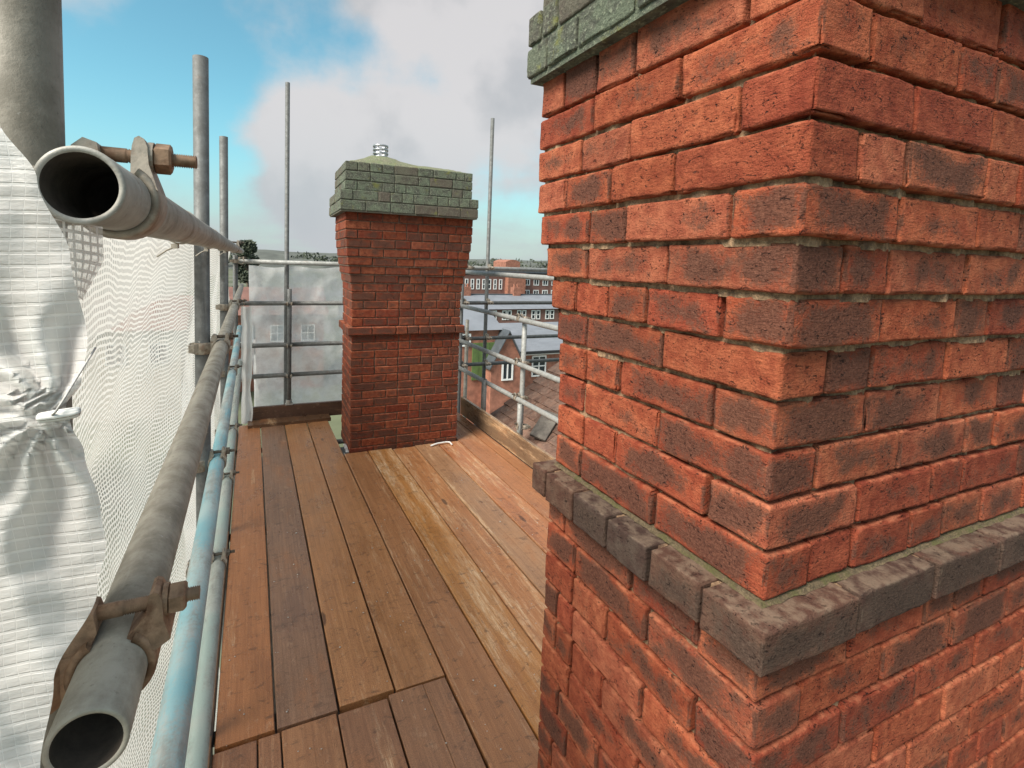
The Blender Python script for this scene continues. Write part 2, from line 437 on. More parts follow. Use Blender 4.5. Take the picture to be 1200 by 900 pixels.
def thing(name, label, cat, loc=(0, 0, 0), rot=(0, 0, 0), group=None):
    return tag(link(name, None, None, loc, rot), label, cat, group)
def copy_tree(o, parent=None):
    c = o.copy(); COL.objects.link(c); c.parent = parent
    for ch in list(o.children): copy_tree(ch, c)
    return c

BOXF = [(0, 3, 2, 1), (4, 5, 6, 7), (0, 1, 5, 4), (1, 2, 6, 5), (2, 3, 7, 6), (3, 0, 4, 7)]
def box_vf(x0, x1, y0, y1, z0, z1):
    return [(x0, y0, z0), (x1, y0, z0), (x1, y1, z0), (x0, y1, z0), (x0, y0, z1), (x1, y0, z1), (x1, y1, z1), (x0, y1, z1)], list(BOXF)
class MB:
    def __init__(s): s.v = []; s.f = []
    def add(s, vf):
        v, f = vf
        o = len(s.v); s.v += [tuple(q) for q in v]; s.f += [tuple(i + o for i in q) for q in f]
        return s
    def box(s, *a): return s.add(box_vf(*a))
    def mesh(s, mat, smooth=False): return mesh_of(s.v, s.f, mat, smooth)

def rounded_block(L, W, Hh, r, nx, ny, nz, seed=0.0, amp=0.0012, chip=0.003):
    """surface of a rough-edged block, centred on its origin"""
    def axis(h, n):
        inner = [-(h - r) + 2 * (h - r) * i / n for i in range(n + 1)]
        k = 0.0028
        inner = [inner[0], inner[0] + k] + inner[1:-1] + [inner[-1] - k, inner[-1]]
        return [-h, -h + r * 0.3] + inner + [h - r * 0.3, h]
    hx, hy, hz = L / 2, W / 2, Hh / 2
    ax, ay, az = axis(hx, nx), axis(hy, ny), axis(hz, nz)
    ids = {}; vs = []; fs = []
    sd = Vector((seed * 3.17, seed * 1.31, seed * 7.7))
    def vert(i, j, k):
        key = (i, j, k)
        if key in ids: return ids[key]
        p = Vector((ax[i], ay[j], az[k]))
        q = Vector((max(-hx + r, min(hx - r, p.x)), max(-hy + r, min(hy - r, p.y)), max(-hz + r, min(hz - r, p.z))))
        d = p - q
        if d.length > 1e-9: d = d.normalized()
        nedge = sum(1 for a in (d.x, d.y, d.z) if abs(a) > 0.25)
        base = q + d * r
        a = noise.noise(base * 16 + sd) * amp * 1.3 + noise.noise(base * 55 + sd) * amp
        if nedge >= 2:
            c = noise.noise(base * 38 + sd * 1.7)
            a -= max(0.0, c - 0.05) * chip * 2.4
        base = base + d * a
        ids[key] = len(vs); vs.append(base)
        return ids[key]
    X, Y, Z = len(ax) - 1, len(ay) - 1, len(az) - 1
    for i in range(X):
        for j in range(Y):
            fs.append((vert(i, j, Z), vert(i + 1, j, Z), vert(i + 1, j + 1, Z), vert(i, j + 1, Z)))
            fs.append((vert(i, j + 1, 0), vert(i + 1, j + 1, 0), vert(i + 1, j, 0), vert(i, j, 0)))
    for i in range(X):
        for k in range(Z):
            fs.append((vert(i, 0, k), vert(i + 1, 0, k), vert(i + 1, 0, k + 1), vert(i, 0, k + 1)))
            fs.append((vert(i, Y, k + 1), vert(i + 1, Y, k + 1), vert(i + 1, Y, k), vert(i, Y, k)))
    for j in range(Y):
        for k in range(Z):
            fs.append((vert(0, j, k + 1), vert(0, j + 1, k + 1), vert(0, j + 1, k), vert(0, j, k)))
            fs.append((vert(X, j, k), vert(X, j + 1, k), vert(X, j + 1, k + 1), vert(X, j, k + 1)))
    return vs, fs

def chamfer_box(L, W, Hh, c):
    hx, hy, hz = L / 2, W / 2, Hh / 2
    vs = []; fs = []
    idx = {}
    for sx in (-1, 1):
        for sy in (-1, 1):
            for sz in (-1, 1):
                for a in range(3):
                    p = [sx * hx, sy * hy, sz * hz]
                    for b in range(3):
                        if b != a: p[b] -= (sx, sy, sz)[b] * c
                    idx[(sx, sy, sz, a)] = len(vs); vs.append(tuple(p))
    for a in range(3):
        for s in (-1, 1):
            q = []
            for (u, v) in ((-1, -1), (1, -1), (1, 1), (-1, 1)):
                k = [0, 0, 0]; k[a] = s; k[(a + 1) % 3] = u; k[(a + 2) % 3] = v
                q.append(idx[(*k, a)])
            fs.append(tuple(q) if s > 0 else tuple(q[::-1]))
    for a in range(3):
        b, d = (a + 1) % 3, (a + 2) % 3
        for sb in (-1, 1):
            for sd in (-1, 1):
                k1 = [0, 0, 0]; k1[b] = sb; k1[d] = sd
                k2 = list(k1); k1[a] = -1; k2[a] = 1
                q = (idx[(*k1, b)], idx[(*k2, b)], idx[(*k2, d)], idx[(*k1, d)])
                fs.append(q if sb * sd > 0 else q[::-1])
    for sx in (-1, 1):
        for sy in (-1, 1):
            for sz in (-1, 1):
                q = tuple(idx[(sx, sy, sz, a)] for a in range(3))
                fs.append(q if sx * sy * sz > 0 else q[::-1])
    return vs, fs

def frame_of(d):
    d = d.normalized()
    up = Vector((0, 0, 1)) if abs(d.z) < 0.9 else Vector((0, 1, 0))
    x = d.cross(up).normalized(); y = d.cross(x).normalized()
    return x, y
def tube_vf(p0, p1, ro, ri=None, n=24, rings=1):
    p0, p1 = Vector(p0), Vector(p1)
    x, y = frame_of(p1 - p0)
    vs, fs = [], []
    def ring(c, r):
        o = len(vs)
        for i in range(n):
            a = 2 * math.pi * i / n
            vs.append(c + x * (math.cos(a) * r) + y * (math.sin(a) * r))
        return o
    def bridge(a, b):
        for i in range(n):
            j = (i + 1) % n
            fs.append((a + i, b + i, b + j, a + j))
    global INNER
    o0 = ring(p0, ro); o1 = o0
    for k in range(1, rings + 1):
        nx_ = ring(p0.lerp(p1, k / rings), ro); bridge(nx_, o1); o1 = nx_
    if ri:
        d = (p1 - p0).normalized() * min(0.0012, (p1 - p0).length * 0.1)
        a0 = ring(p0 - d * 0.6, (ro * 0.55 + ri * 0.45)); i0 = ring(p0, ri)
        a1 = ring(p1 + d * 0.6, (ro * 0.55 + ri * 0.45)); i1 = ring(p1, ri)
        bridge(o0, a0); bridge(a0, i0); bridge(i1, a1); bridge(a1, o1); INNER = len(fs); bridge(i0, i1)
    else:
        fs.append(tuple(range(o0, o0 + n))); fs.append(tuple(range(o1 + n - 1, o1 - 1, -1)))
    return vs, fs
RO, RI = 0.02415, 0.0203
def tube(label, p0, p1, mat='tube_grey', n=20, group=None, cat='scaffold tube', name='scaffold_tube'):
    p0, p1 = Vector(p0), Vector(p1)
    vs, fs = tube_vf(Vector((0, 0, 0)), Vector((0, 0, 0)) + (p1 - p0), RO, RI, n)
    me = mesh_of(vs, fs, mat, True)
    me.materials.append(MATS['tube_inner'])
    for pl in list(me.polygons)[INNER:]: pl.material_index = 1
    return tag(link(name, me, None, p0), label, cat, group)
def path_tube(pts, r, n=8):
    vs, fs = [], []
    pts = [Vector(q) for q in pts]
    for k, c in enumerate(pts):
        d = pts[min(k + 1, len(pts) - 1)] - pts[max(k - 1, 0)]
        x, y = frame_of(d)
        for i in range(n):
            a = 2 * math.pi * i / n
            vs.append(c + x * math.cos(a) * r + y * math.sin(a) * r)
    for k in range(len(pts) - 1):
        for i in range(n):
            j = (i + 1) % n
            fs.append((k * n + i, (k + 1) * n + i, (k + 1) * n + j, k * n + j))
    fs.append(tuple(range(n))); fs.append(tuple(range(len(pts) * n - 1, (len(pts) - 1) * n - 1, -1)))
    return vs, fs

# ================================================================ SETTING
GZ = -7.0
gm = MB()
N = 40
gv = [(-1500 + 3000 * i / N, -1500 + 3000 * j / N, GZ) for j in range(N + 1) for i in range(N + 1)]
gf = [(j * (N + 1) + i, j * (N + 1) + i + 1, (j + 1) * (N + 1) + i + 1, (j + 1) * (N + 1) + i) for j in range(N) for i in range(N)]
tag(link('ground', mesh_of(gv, gf, 'ground')), kind='structure')
# yard paving below the houses on the right
ym = MB().box(2.5, 30, 11, 17.6, GZ - 0.05, GZ + 0.05)
tag(link('yard', ym.mesh('concrete_pale')), kind='structure')
# wooded ridge on the skyline
hv, hf = [], []
nh = 150
for k in range(3):
    for i in range(nh + 1):
        a = R_(-100 + 200 * i / nh)
        r = (330, 380, 520)[k]
        x, y = math.sin(a) * r, math.cos(a) * r
        top = 2.6 + 2.2 * noise.noise(Vector((i * 0.06, 3, 0))) + 2.2 * noise.noise(Vector((i * 0.31, 9, 0)))
        z = (GZ, top, top + 3.5)[k]
        hv.append((x, y, z))
for k in range(2):
    for i in range(nh):
        hf.append((k * (nh + 1) + i, k * (nh + 1) + i + 1, (k + 1) * (nh + 1) + i + 1, (k + 1) * (nh + 1) + i))
tag(link('hills', mesh_of(hv, hf, 'hill', True)), kind='structure')
# trees of the far wood: one mass of leaf clumps
def leaf_cloud(centres, n, size, rnd):
    vs, fs = [], []
    for _ in range(n):
        c, rx, rz = rnd.choice(centres)
        d = Vector((rnd.gauss(0, 1), rnd.gauss(0, 1), rnd.gauss(0, 1))).normalized() * (rnd.random() ** 0.45)
        p = Vector(c) + Vector((d.x * rx, d.y * rx, d.z * rz))
        a = Vector((rnd.gauss(0, 1), rnd.gauss(0, 1), rnd.gauss(0, 1))).normalized()
        b = a.orthogonal().normalized()
        s = size * rnd.uniform(0.6, 1.4)
        o = len(vs)
        vs += [p + a * s, p + b * s * 0.6, p - a * s, p - b * s * 0.6]
        fs.append((o, o + 1, o + 2, o + 3))
    return vs, fs
rw = random.Random(4)
cs = []
for i in range(240):
    a = R_(-70 + 125 * rw.random())
    r = rw.uniform(325, 372)
    cs.append(((math.sin(a) * r, math.cos(a) * r, rw.uniform(-1.5, 2.6)), rw.uniform(3, 6), rw.uniform(2.5, 4.5)))
vs, fs = leaf_cloud(cs, 9000, 1.0, rw)
tag(link('far_wood', mesh_of(vs, fs, 'leaf')), 'dark wooded ridge along the skyline behind the scaffold', 'wood', kind='stuff')

def tree(label, loc, h, rx, seed):
    rnd = random.Random(seed)
    t = thing('tree', label, 'tree', loc)
    mb = MB()
    mb.add(tube_vf((0, 0, 0), (0.1, 0, h * 0.55), h * 0.03, None, 8))
    mb.add(tube_vf((0.1, 0, h * 0.52), (0.0, 0.1, h * 0.92), h * 0.016, None, 8))
    for i in range(9):
        a = rnd.uniform(0, 6.28); z = h * rnd.uniform(0.35, 0.8)
        mb.add(tube_vf((0.1, 0, z), (math.cos(a) * rx * 0.7, math.sin(a) * rx * 0.7, z + h * 0.12), h * 0.009, None, 6))
    link('trunk', mb.mesh('bark', True), t)
    cs = []
    for i in range(34):
        a = rnd.uniform(0, 6.28); z = rnd.uniform(0.3, 0.97)
        w_ = rx * (1.05 - z) ** 0.6
        cs.append(((math.cos(a) * w_ * 0.75, math.sin(a) * w_ * 0.75, z * h), rx * 0.28, h * 0.06))
    vs, fs = leaf_cloud(cs, 5200, h * 0.018, rnd)
    link('crown', mesh_of(vs, fs, 'leaf'), t)
tree('dark bushy tree on the skyline beside the left scaffold corner', (-0.35, 48, GZ), 9.9, 1.9, 3)

hb = MB().box(-0.06, 5.2, -2.5, 5.52, GZ, -0.36)
tag(link('house_roof', hb.mesh('old_slab')), kind='structure')
# ================================================================ CHIMNEYS
BRICK_TINTS = [(.46, .122, .058), (.49, .142, .070), (.45, .114, .053), (.41, .098, .048), (.46, .134, .071), (.39, .088, .045)]
POOL = {}
def cheap_brick(L, W, Hh, mat, k):
    key = (round(L, 3), round(W, 3), round(Hh, 3), mat, k)
    if key not in POOL:
        vs, fs = chamfer_box(L, W, Hh, 0.0045)
        vs = [(Vector(q) + Vector((noise.noise(Vector(q) * 20 + Vector((k * 9.1, 0, 0))), noise.noise(Vector(q) * 20 + Vector((0, k * 7.3, 4))), noise.noise(Vector(q) * 20 + Vector((3, 2, k * 5.1))))) * 0.0035) for q in vs]
        POOL[key] = mesh_of(vs, fs, mat, False)
    return POOL[key]

class Stack:
    """brick stack; the two faces towards the deck laid brick by brick, the two hidden ones joined"""
    soot = 1.0
    corner_dark = 0.12
    def __init__(s, root, origin, seed, fine):
        s.root, s.o, s.rnd, s.fine, s.seed = root, Vector(origin), random.Random(seed), fine, seed
        s.back = MB(); s.core = MB(); s.cap = MB(); s.cap_back = MB(); s.count = 0
    def brick(s, cx, cy, cz, dx, dy, dz, mat, proud=0.0, dark=0.5, name='brick', tint=None):
        r = s.rnd
        s.count += 1
        if s.fine:
            nx = max(3, int(dx / 0.018)); ny = max(3, int(dy / 0.018)); nz = 4
            rr = 0.0032 if mat == 'brick_collar' else 0.0038
            vs, fs = rounded_block(dx, dy, dz, rr, nx, ny, nz, s.seed + s.count * 0.731, 0.0013, 0.0050 if mat != 'brick_collar' else 0.002)
            me = mesh_of(vs, fs, mat, True)
        else:
            me = cheap_brick(dx, dy, dz, mat, r.randrange(4))
        o = link(name, me, s.root, (cx, cy, cz), (r.gauss(0, .004), r.gauss(0, .004), r.gauss(0, .006)))
        t = tint or (r.choice(((.135, .082, .062), (.112, .075, .060), (.16, .088, .062))) if mat == 'brick_collar' else r.choice(BRICK_TINTS))
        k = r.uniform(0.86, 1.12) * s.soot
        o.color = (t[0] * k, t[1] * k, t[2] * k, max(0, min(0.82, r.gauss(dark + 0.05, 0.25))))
        return o
    def lengths(s, total, first, choices, gap):
        out = []; rem = total
        rnd = s.rnd
        L = first
        while True:
            if rem <= L + 0.055:
                out.append(rem); break
            out.append(L); rem -= L + gap
            L = rnd.choice(choices)
            if rem - L < 0.05 and rem > L: L = rem * 0.5
        return out
    def course(s, x0, x1, y0, y1, z0, hgt, i, mat='brick_red', bed=0.0085, perp=0.0068, dark=0.5, inset=0.0195, core=True, heads_left=False, stretch=None):
        """footprint [x0,x1]x[y0,y1]; faces -Y and -X laid singly"""
        r = s.rnd
        bz = hgt - bed; cz = z0 + bed / 2 + bz / 2 + bed / 2
        W = 0.1025; L = stretch or 0.215
        jit = lambda: r.gauss(0, 0.0012)
        along_x = (i % 2 == 0) or heads_left
        cl, cw = (L, W) if along_x else (W, L)
        s.brick(x0 + cl / 2 + jit(), y0 + cw / 2 + jit(), cz, cl, cw, bz, mat, dark=dark + s.corner_dark)
        ch = [L] * 4 + [L * 0.75, L * 0.66, W, W, W, W]
        x = x0 + cl + perp
        first = L if along_x else r.choice([L, L, W * 1.0])
        for l in s.lengths(x1 - x, first if not heads_left else L, ch if not heads_left else [L], perp):
            s.brick(x + l / 2, y0 + W / 2 + jit() + 0.001, cz + r.gauss(0, .0006), l, W, bz, mat, dark=dark)
            x += l + perp
        y = y0 + cw + perp
        chl = [W] if heads_left else ch
        for l in s.lengths(y1 - y, (W if heads_left else (L if r.random() < 0.8 else L * 0.7)), chl, perp):
            s.brick(x0 + W / 2 + jit() + 0.001, y + l / 2, cz + r.gauss(0, .0006), W, l, bz, mat, dark=dark)
            y += l + perp
        # hidden faces (+Y and +X) joined
        bk_ = s.back if mat == 'brick_red' else s.cap_back
        zz0, zz1 = cz - bz / 2, cz + bz / 2
        x = x0 + W + 0.01 + (0.1 if i % 2 else 0)
        while x < x1 - 0.05:
            e = min(x + L, x1 - W - 0.012)
            if e > x + 0.02: bk_.box(x, e, y1 - W + 0.004, y1 + 0.001, zz0, zz1)
            x = e + 0.01 if e > x else x1
        y = y0 + W + 0.01 + (0.1 if i % 2 else 0)
        while y < y1 - 0.03:
            e = min(y + L, y1)
            if e > y + 0.02: bk_.box(x1 - W + 0.004, x1 + 0.001, y, e, zz0, zz1)
            y = e + 0.01
        if core:
            k_ = 0.03 if mat == 'brick_collar' else inset
            if s.fine and mat == 'brick_red':
                P = []
                def pt(x, y, nx_, ny_):
                    q = Vector((x * 17 + i * 3.3, y * 17, z0 * 29))
                    d = 0.0155 + 0.012 * noise.noise(q) + 0.006 * noise.noise(q * 3.1)
                    return (x + nx_ * d, y + ny_ * d)
                nX = int((x1 - x0) / 0.011); nY = int((y1 - y0) / 0.011)
                P = [pt(x0, y1 - (y1 - y0) * q / nY, 1, 0) for q in range(1, nY - 1)]
                P.append((x0 + 0.012, y0 + 0.012))
                P += [pt(x0 + (x1 - x0) * q / nX, y0, 0, 1) for q in range(2, nX - 1)]
                P += [(x1 - 0.014, y0 + 0.014), (x1 - 0.014, y1 - 0.014), (x0 + 0.014, y1 - 0.014)]
                n_ = len(P)
                s.core.add(([(a, b_, z0 - 0.004) for a, b_ in P] + [(a, b_, z0 + hgt - 0.004) for a, b_ in P],
                            [tuple(range(n_ - 1, -1, -1)), tuple(range(n_, 2 * n_))] + [(q, (q + 1) % n_, n_ + (q + 1) % n_, n_ + q) for q in range(n_)]))
            else: (s.cap if mat == 'brick_lichen' else s.core).box(x0 + k_, x1 - k_, y0 + k_, y1 - k_, z0 - 0.004, z0 + hgt - 0.004)
    def finish(s, backmat='brick_red', mortar='mortar'):
        link('cap_bedding', s.cap.mesh('brick_lichen'), s.root)
        link('cap_brickwork', s.cap_back.mesh('brick_lichen'), s.root)['kind'] = 'stuff'
        link('mortar', s.core.mesh(mortar), s.root)
        o = link('brickwork', s.back.mesh(backmat), s.root)
        o.color = (.38, .09, .05, .5); o['kind'] = 'stuff'

# ---- near chimney
CX, CY = 0.69, 0.455
near = thing('chimney_stack', 'tall red brick chimney close up on the right with dark brick collar', 'chimney', (CX, CY, 0))
XL, YL = 1.05, 0.538
G = 0.076
st = Stack(near, (CX, CY, 0), 11, True)
ZC = 1.217
for i in range(16):
    z = ZC - (i + 1) * G
    o = 0.012
    st.course(-o, XL + o, -o, YL + o * 0.3, z, G, i, dark=0.45 + (0.10 if i < 2 else 0.0))
# collar of dark headers
def collar(s, x0, x1, y0, y1, z0, h):
    s.course(x0, x1, y0, y1, z0, h, 0, 'brick_collar', bed=0.004, perp=0.008, heads_left=True, inset=0.012)
collar(st, -0.048, XL + .048, -0.040, YL + 0.03, ZC, 0.070)
ZU = 1.287
OFF = [.0, .0, .0, .001, .009, .020, .030, .042, .050, .051, .052, .048]
DARKS = [.52, .50, .50, .50, .48, .48, .48, .42, .34, .34, .34, .34]
for i in range(12):
    o = OFF[i]
    st.corner_dark = 0.24 if i < 8 else 0.04
    st.course(-o, XL + o, -o, YL + o, ZU + i * G, G + (0.016 if i == 11 else 0), i + 1, dark=DARKS[i])
ZT = ZU + 12 * G
for i in range(2):
    o = 0.085
    st.course(-o, XL + o, -o, YL + 0.068, ZT + 0.0135 + i * 0.074, 0.074, i, 'brick_lichen', inset=0.008)
for i in range(3):
    o = 0.055
    st.course(-o, XL + o, -o, YL + o, ZT + 0.1625 + i * G, G, i + 1, 'brick_lichen', inset=0.008)
st.finish()
def fillet(root, x0, x1, y0, y1, z, w_, h, mat):
    # sloping mortar weathering laid round the foot of the upper stack
    vs, fs = [], []
    P = [(x0, y1), (x0, y0), (x1, y0)]
    D = [(-1, 0), (-1, -1), (0, -1)]
    path = []
    for k in range(2):
        n = 60
        for q in range(n):
            t_ = q / n
            path.append(((P[k][0] + (P[k + 1][0] - P[k][0]) * t_, P[k][1] + (P[k + 1][1] - P[k][1]) * t_), D[1] if (q == 0 and k == 1) else (D[0] if k == 0 else D[2])))
    path.append((P[2], D[2]))
    for q, (p, d) in enumerate(path):
        j = 1 + 0.9 * noise.noise(Vector((q * 0.7, 2, 0)))
        hh = h * (1 + 0.6 * noise.noise(Vector((q * 0.55, 8, 0))))
        vs += [(p[0] - d[0] * .02, p[1] - d[1] * .02, z + hh), (p[0] + d[0] * .002, p[1] + d[1] * .002, z + hh * 0.9), (p[0] + d[0] * w_ * 0.45 * j, p[1] + d[1] * w_ * 0.45 * j, z + hh * 0.5), (p[0] + d[0] * w_ * j, p[1] + d[1] * w_ * j, z + 0.0015)]
    for q in range(len(path) - 1):
        for k in range(3):
            a = q * 4 + k
            fs.append((a, a + 4, a + 5, a + 1))
    link('mortar_fillet', mesh_of(vs, fs, mat, True), root)
fillet(near, 0.002, XL, 0.002, YL, ZU - 0.0005, 0.0060, 0.007, 'mossy_mortar')

def flaunch(root, x0, x1, y0, y1, z, h, potx):
    n, m = 26, 16
    vs, fs = [], []
    for j in range(m + 1):
        for i in range(n + 1):
            u, v = i / n, j / m
            e = min(u, 1 - u) * (x1 - x0); e2 = min(v, 1 - v) * (y1 - y0)
            d = min(e, e2)
            px_ = x0 + u * (x1 - x0); py_ = y0 + v * (y1 - y0)
            hump = math.exp(-((px_ - potx) / 0.2) ** 2) * 0.45 + 0.55
            z_ = z + h * hump * min(1, d / 0.24) ** 0.8 + 0.008 * noise.noise(Vector((px_ * 18, py_ * 18, 2)))
            vs.append((px_, py_, z_ if d > 1e-6 else z - 0.01))
    for j in range(m):
        for i in range(n):
            a = j * (n + 1) + i
            fs.append((a, a + 1, a + n + 2, a + n + 1))
    link('flaunching', mesh_of(vs, fs, 'flaunching', True), root)
flaunch(near, -.05, XL + .05, -.05, YL + .05, ZT + 0.1625 + 3 * G - 0.006, 0.14, 0.4)

# ---- far chimney
FX, FY = 0.825, 4.43
far = thing('chimney_stack', 'red brick chimney stack at the far end of the deck with mossy green cap', 'chimney', (FX, FY, 0), (0, 0, R_(-1.2)))
XF, YF = 1.055, 0.53
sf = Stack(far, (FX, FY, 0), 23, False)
sf.soot = 0.66  # every far brick evenly darker in tint than the near stack
GF = 0.0752
ZF = 1.09
n_low = 15
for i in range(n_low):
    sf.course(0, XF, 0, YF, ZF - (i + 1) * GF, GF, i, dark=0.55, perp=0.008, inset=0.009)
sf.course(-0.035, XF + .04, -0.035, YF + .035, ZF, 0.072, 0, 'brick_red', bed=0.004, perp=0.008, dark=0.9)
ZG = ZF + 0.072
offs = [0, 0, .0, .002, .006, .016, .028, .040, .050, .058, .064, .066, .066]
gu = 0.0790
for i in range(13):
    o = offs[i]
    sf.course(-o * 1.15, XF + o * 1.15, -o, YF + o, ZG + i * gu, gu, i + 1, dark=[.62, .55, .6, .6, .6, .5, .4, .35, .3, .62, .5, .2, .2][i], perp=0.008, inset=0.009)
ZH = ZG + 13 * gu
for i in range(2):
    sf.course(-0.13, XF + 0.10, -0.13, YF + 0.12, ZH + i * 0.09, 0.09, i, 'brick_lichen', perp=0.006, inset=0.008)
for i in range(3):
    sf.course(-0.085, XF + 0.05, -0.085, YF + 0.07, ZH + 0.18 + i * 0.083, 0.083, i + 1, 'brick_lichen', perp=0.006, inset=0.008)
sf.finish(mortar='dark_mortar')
flaunch(far, -.08, XF + .045, -.08, YF + .065, ZH + 0.18 + 0.249 - 0.008, 0.135, 0.28)
# louvred metal vent terminal on the flaunching
pot = MB()
zb = ZH + 0.5
for k in range(5):
    pot.add(tube_vf((0.28, 0.2, zb + k * 0.034), (0.28, 0.2, zb + k * 0.034 + 0.014), 0.072, 0.060, 24))
pot.add(tube_vf((0.28, 0.2, zb - 0.06), (0.28, 0.2, zb + 0.002), 0.062, 0.055, 20))
for k in range(6):
    a = k * math.pi / 3
    pot.add(tube_vf((0.28 + .064 * math.cos(a), 0.2 + .064 * math.sin(a), zb), (0.28 + .064 * math.cos(a), 0.2 + .064 * math.sin(a), zb + 0.14), 0.004, None, 6))
link('flue_vent', pot.mesh('chrome', True), far)

# ================================================================ DECK
deck = thing('scaffold_deck', 'wet brown timber scaffold board deck between the two chimneys', 'deck', (0, 3, 0))
def plank_mesh(Wd, L, T, seed, nseg=14):
    prof = []
    hw, ht, c = Wd / 2, T / 2, 0.003
    prof = [(-hw, -ht), (-hw, ht - c), (-hw + c, ht), (-hw * 0.33, ht), (hw * 0.33, ht), (hw - c, ht), (hw, ht - c), (hw, -ht)]
    vs, fs = [], []
    m = len(prof)
    sd = Vector((seed * 5.3, seed * 2.1, 0))
    for k in range(nseg + 1):
        y = -L / 2 + L * k / nseg
        for (x, z) in prof:
            wob = 0.0022 * noise.noise(Vector((y * 2.3, x * 4, 1)) + sd)
            edge = 0.0016 * noise.noise(Vector((y * 6, 7, 2)) + sd) if abs(x) > hw * 0.8 else 0
            vs.append((x + edge, y, z + (wob if z > 0 else 0)))
    for k in range(nseg):
        for q in range(m):
            r = (q + 1) % m
            fs.append((k * m + q, k * m + r, (k + 1) * m + r, (k + 1) * m + q))
    fs.append(tuple(range(m - 1, -1, -1))); fs.append(tuple(range(nseg * m, nseg * m + m)))
    fs = [tuple(reversed(f)) for f in fs]
    return vs, fs
def plank(x0, x1, y0, y1, z=0.0, tint=(.2, .1, .055), wear=0.4, parent=deck, roll=0.0, yaw=0.0, seed=None):
    sd = random.random() * 90 if seed is None else seed
    T = 0.038
    vs, fs = plank_mesh(x1 - x0, y1 - y0, T, sd)
    o = link('plank', mesh_of(vs, fs, 'plank_wood'), parent, ((x0 + x1) / 2, (y0 + y1) / 2 - 3, z - T / 2), (0, roll, yaw))
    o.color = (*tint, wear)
    return o
gp = 0.009
YB = 1.845
edges = [-0.128, 0.085, 0.318, 0.548, 0.772, 0.992, 1.222, 1.445, 1.672, 1.90, 2.125, 2.252]
tints = [(.45, .185, .072), (.30, .165, .098), (.48, .225, .092), (.47, .22, .092), (.45, .205, .088), (.55, .245, .075), (.50, .22, .088), (.44, .24, .125), (.50, .205, .09), (.45, .20, .095), (.42, .19, .09)]
wear_sheens = [.36, .16, .36, .33, .50, .80, .62, .50, .64, .46, .38]  # highest on the right boards, whose painted wet glints join the wear
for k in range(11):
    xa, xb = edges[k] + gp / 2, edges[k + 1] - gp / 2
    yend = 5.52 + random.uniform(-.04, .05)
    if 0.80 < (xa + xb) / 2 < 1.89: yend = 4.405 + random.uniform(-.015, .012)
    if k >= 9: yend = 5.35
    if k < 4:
        plank(xa, xb, YB + random.uniform(0.0, 0.012) + (0.006 if k == 2 else 0), yend, 0, tints[k], wear_sheens[k], yaw=R_(random.gauss(0, .04)))
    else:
        plank(xa, xb, -1.6 if k < 4 else (-1.2 + 0.1 * k if xb < 0.67 else (1.02 if xa < 1.75 else -0.5)), yend, 0.001 * (k % 3), tints[k], wear_sheens[k], yaw=R_(random.gauss(0, .03)))
# shorter boards on the camera side of the butt joint
for (xa, xb, t_, wr, ye) in ((-0.128, 0.018, (.33, .15, .075), .3, 1.829), (0.023, 0.098, (.36, .17, .085), .3, 1.831), (0.105, 0.307, (.40, .19, .088), .4, 1.833), (0.312, 0.508, (.34, .165, .085), .45, 1.826), (0.516, 0.664, (.37, .185, .095), .35, 1.838)):
    plank(xa, xb, -1.4, ye, -0.002, t_, wr, yaw=R_(random.gauss(0, .03)))
plank(0.6655, 0.7655, 1.02, 1.838, -0.002, (.365, .18, .092), .4)
# board laid across under the butt joint and at the far end
plank(-0.12, 0.78, 1.70, 1.925, -0.046, (.12, .08, .05), .2)
for k, (ya, tl) in enumerate(((5.40, (.16, .085, .045)),)):
    o = plank(-0.04, 0.80, ya, ya + 0.2, 0.03, tl, .3, yaw=R_(1.5))

rg = random.Random(77)
gvs, gfs = [], []
for _ in range(420):
    x = rg.uniform(-0.1, 2.2); y = rg.uniform(1.1, 5.3)
    if 0.8 < x < 1.9 and y > 4.4: continue
    r_ = rg.uniform(0.0012, 0.0045) * (1.6 if rg.random() < 0.08 else 1)
    o_ = len(gvs)
    for (a, b_, c) in ((1, 0, 0), (-1, 0, 0), (0, 1, 0), (0, -1, 0), (0, 0, 1), (0, 0, -0.6)):
        gvs.append((x + a * r_ * rg.uniform(.6, 1.3), y + b_ * r_ * rg.uniform(.6, 1.3), 0.0035 + c * r_ * rg.uniform(.5, 1.0)))
    for f in ((0, 2, 4), (2, 1, 4), (1, 3, 4), (3, 0, 4), (2, 0, 5), (1, 2, 5), (3, 1, 5), (0, 3, 5)):
        gfs.append(tuple(o_ + q for q in f))
tag(link('mortar_crumbs', mesh_of(gvs, gfs, 'concrete_pale')), 'pale mortar crumbs scattered over the deck boards', 'grit', kind='stuff')
def board_thing(label, p0, p1, h, T, tint, wear, z0, name='toe_board', cat='board', tilt=0.0):
    p0, p1 = Vector((p0[0], p0[1], 0)), Vector((p1[0], p1[1], 0))
    L = (p1 - p0).length
    vs, fs = plank_mesh(h, L, T, random.random() * 90, 10)
    d = p1 - p0
    yaw = math.atan2(-d.x, d.y)
    m = Matrix.Rotation(R_(90) + tilt, 4, 'Y')
    vs = [m @ Vector(q) for q in vs]
    o = link(name, mesh_of(vs, fs, 'plank_wood'), None, ((p0.x + p1.x) / 2, (p0.y + p1.y) / 2, z0 + h / 2), (0, 0, yaw))
    o.color = (*tint, wear)
    return tag(o, label, cat)
board_thing('dark toe board standing on edge across the far left end of the deck', (-0.02, 5.60), (1.9, 5.56), 0.16, 0.036, (.13, .07, .045), .2, 0.003)
board_thing('scuffed toe board on edge along the right side of the deck', (2.275, 0.2), (2.275, 5.2), 0.20, 0.036, (.23, .15, .09), .60, 0.003)
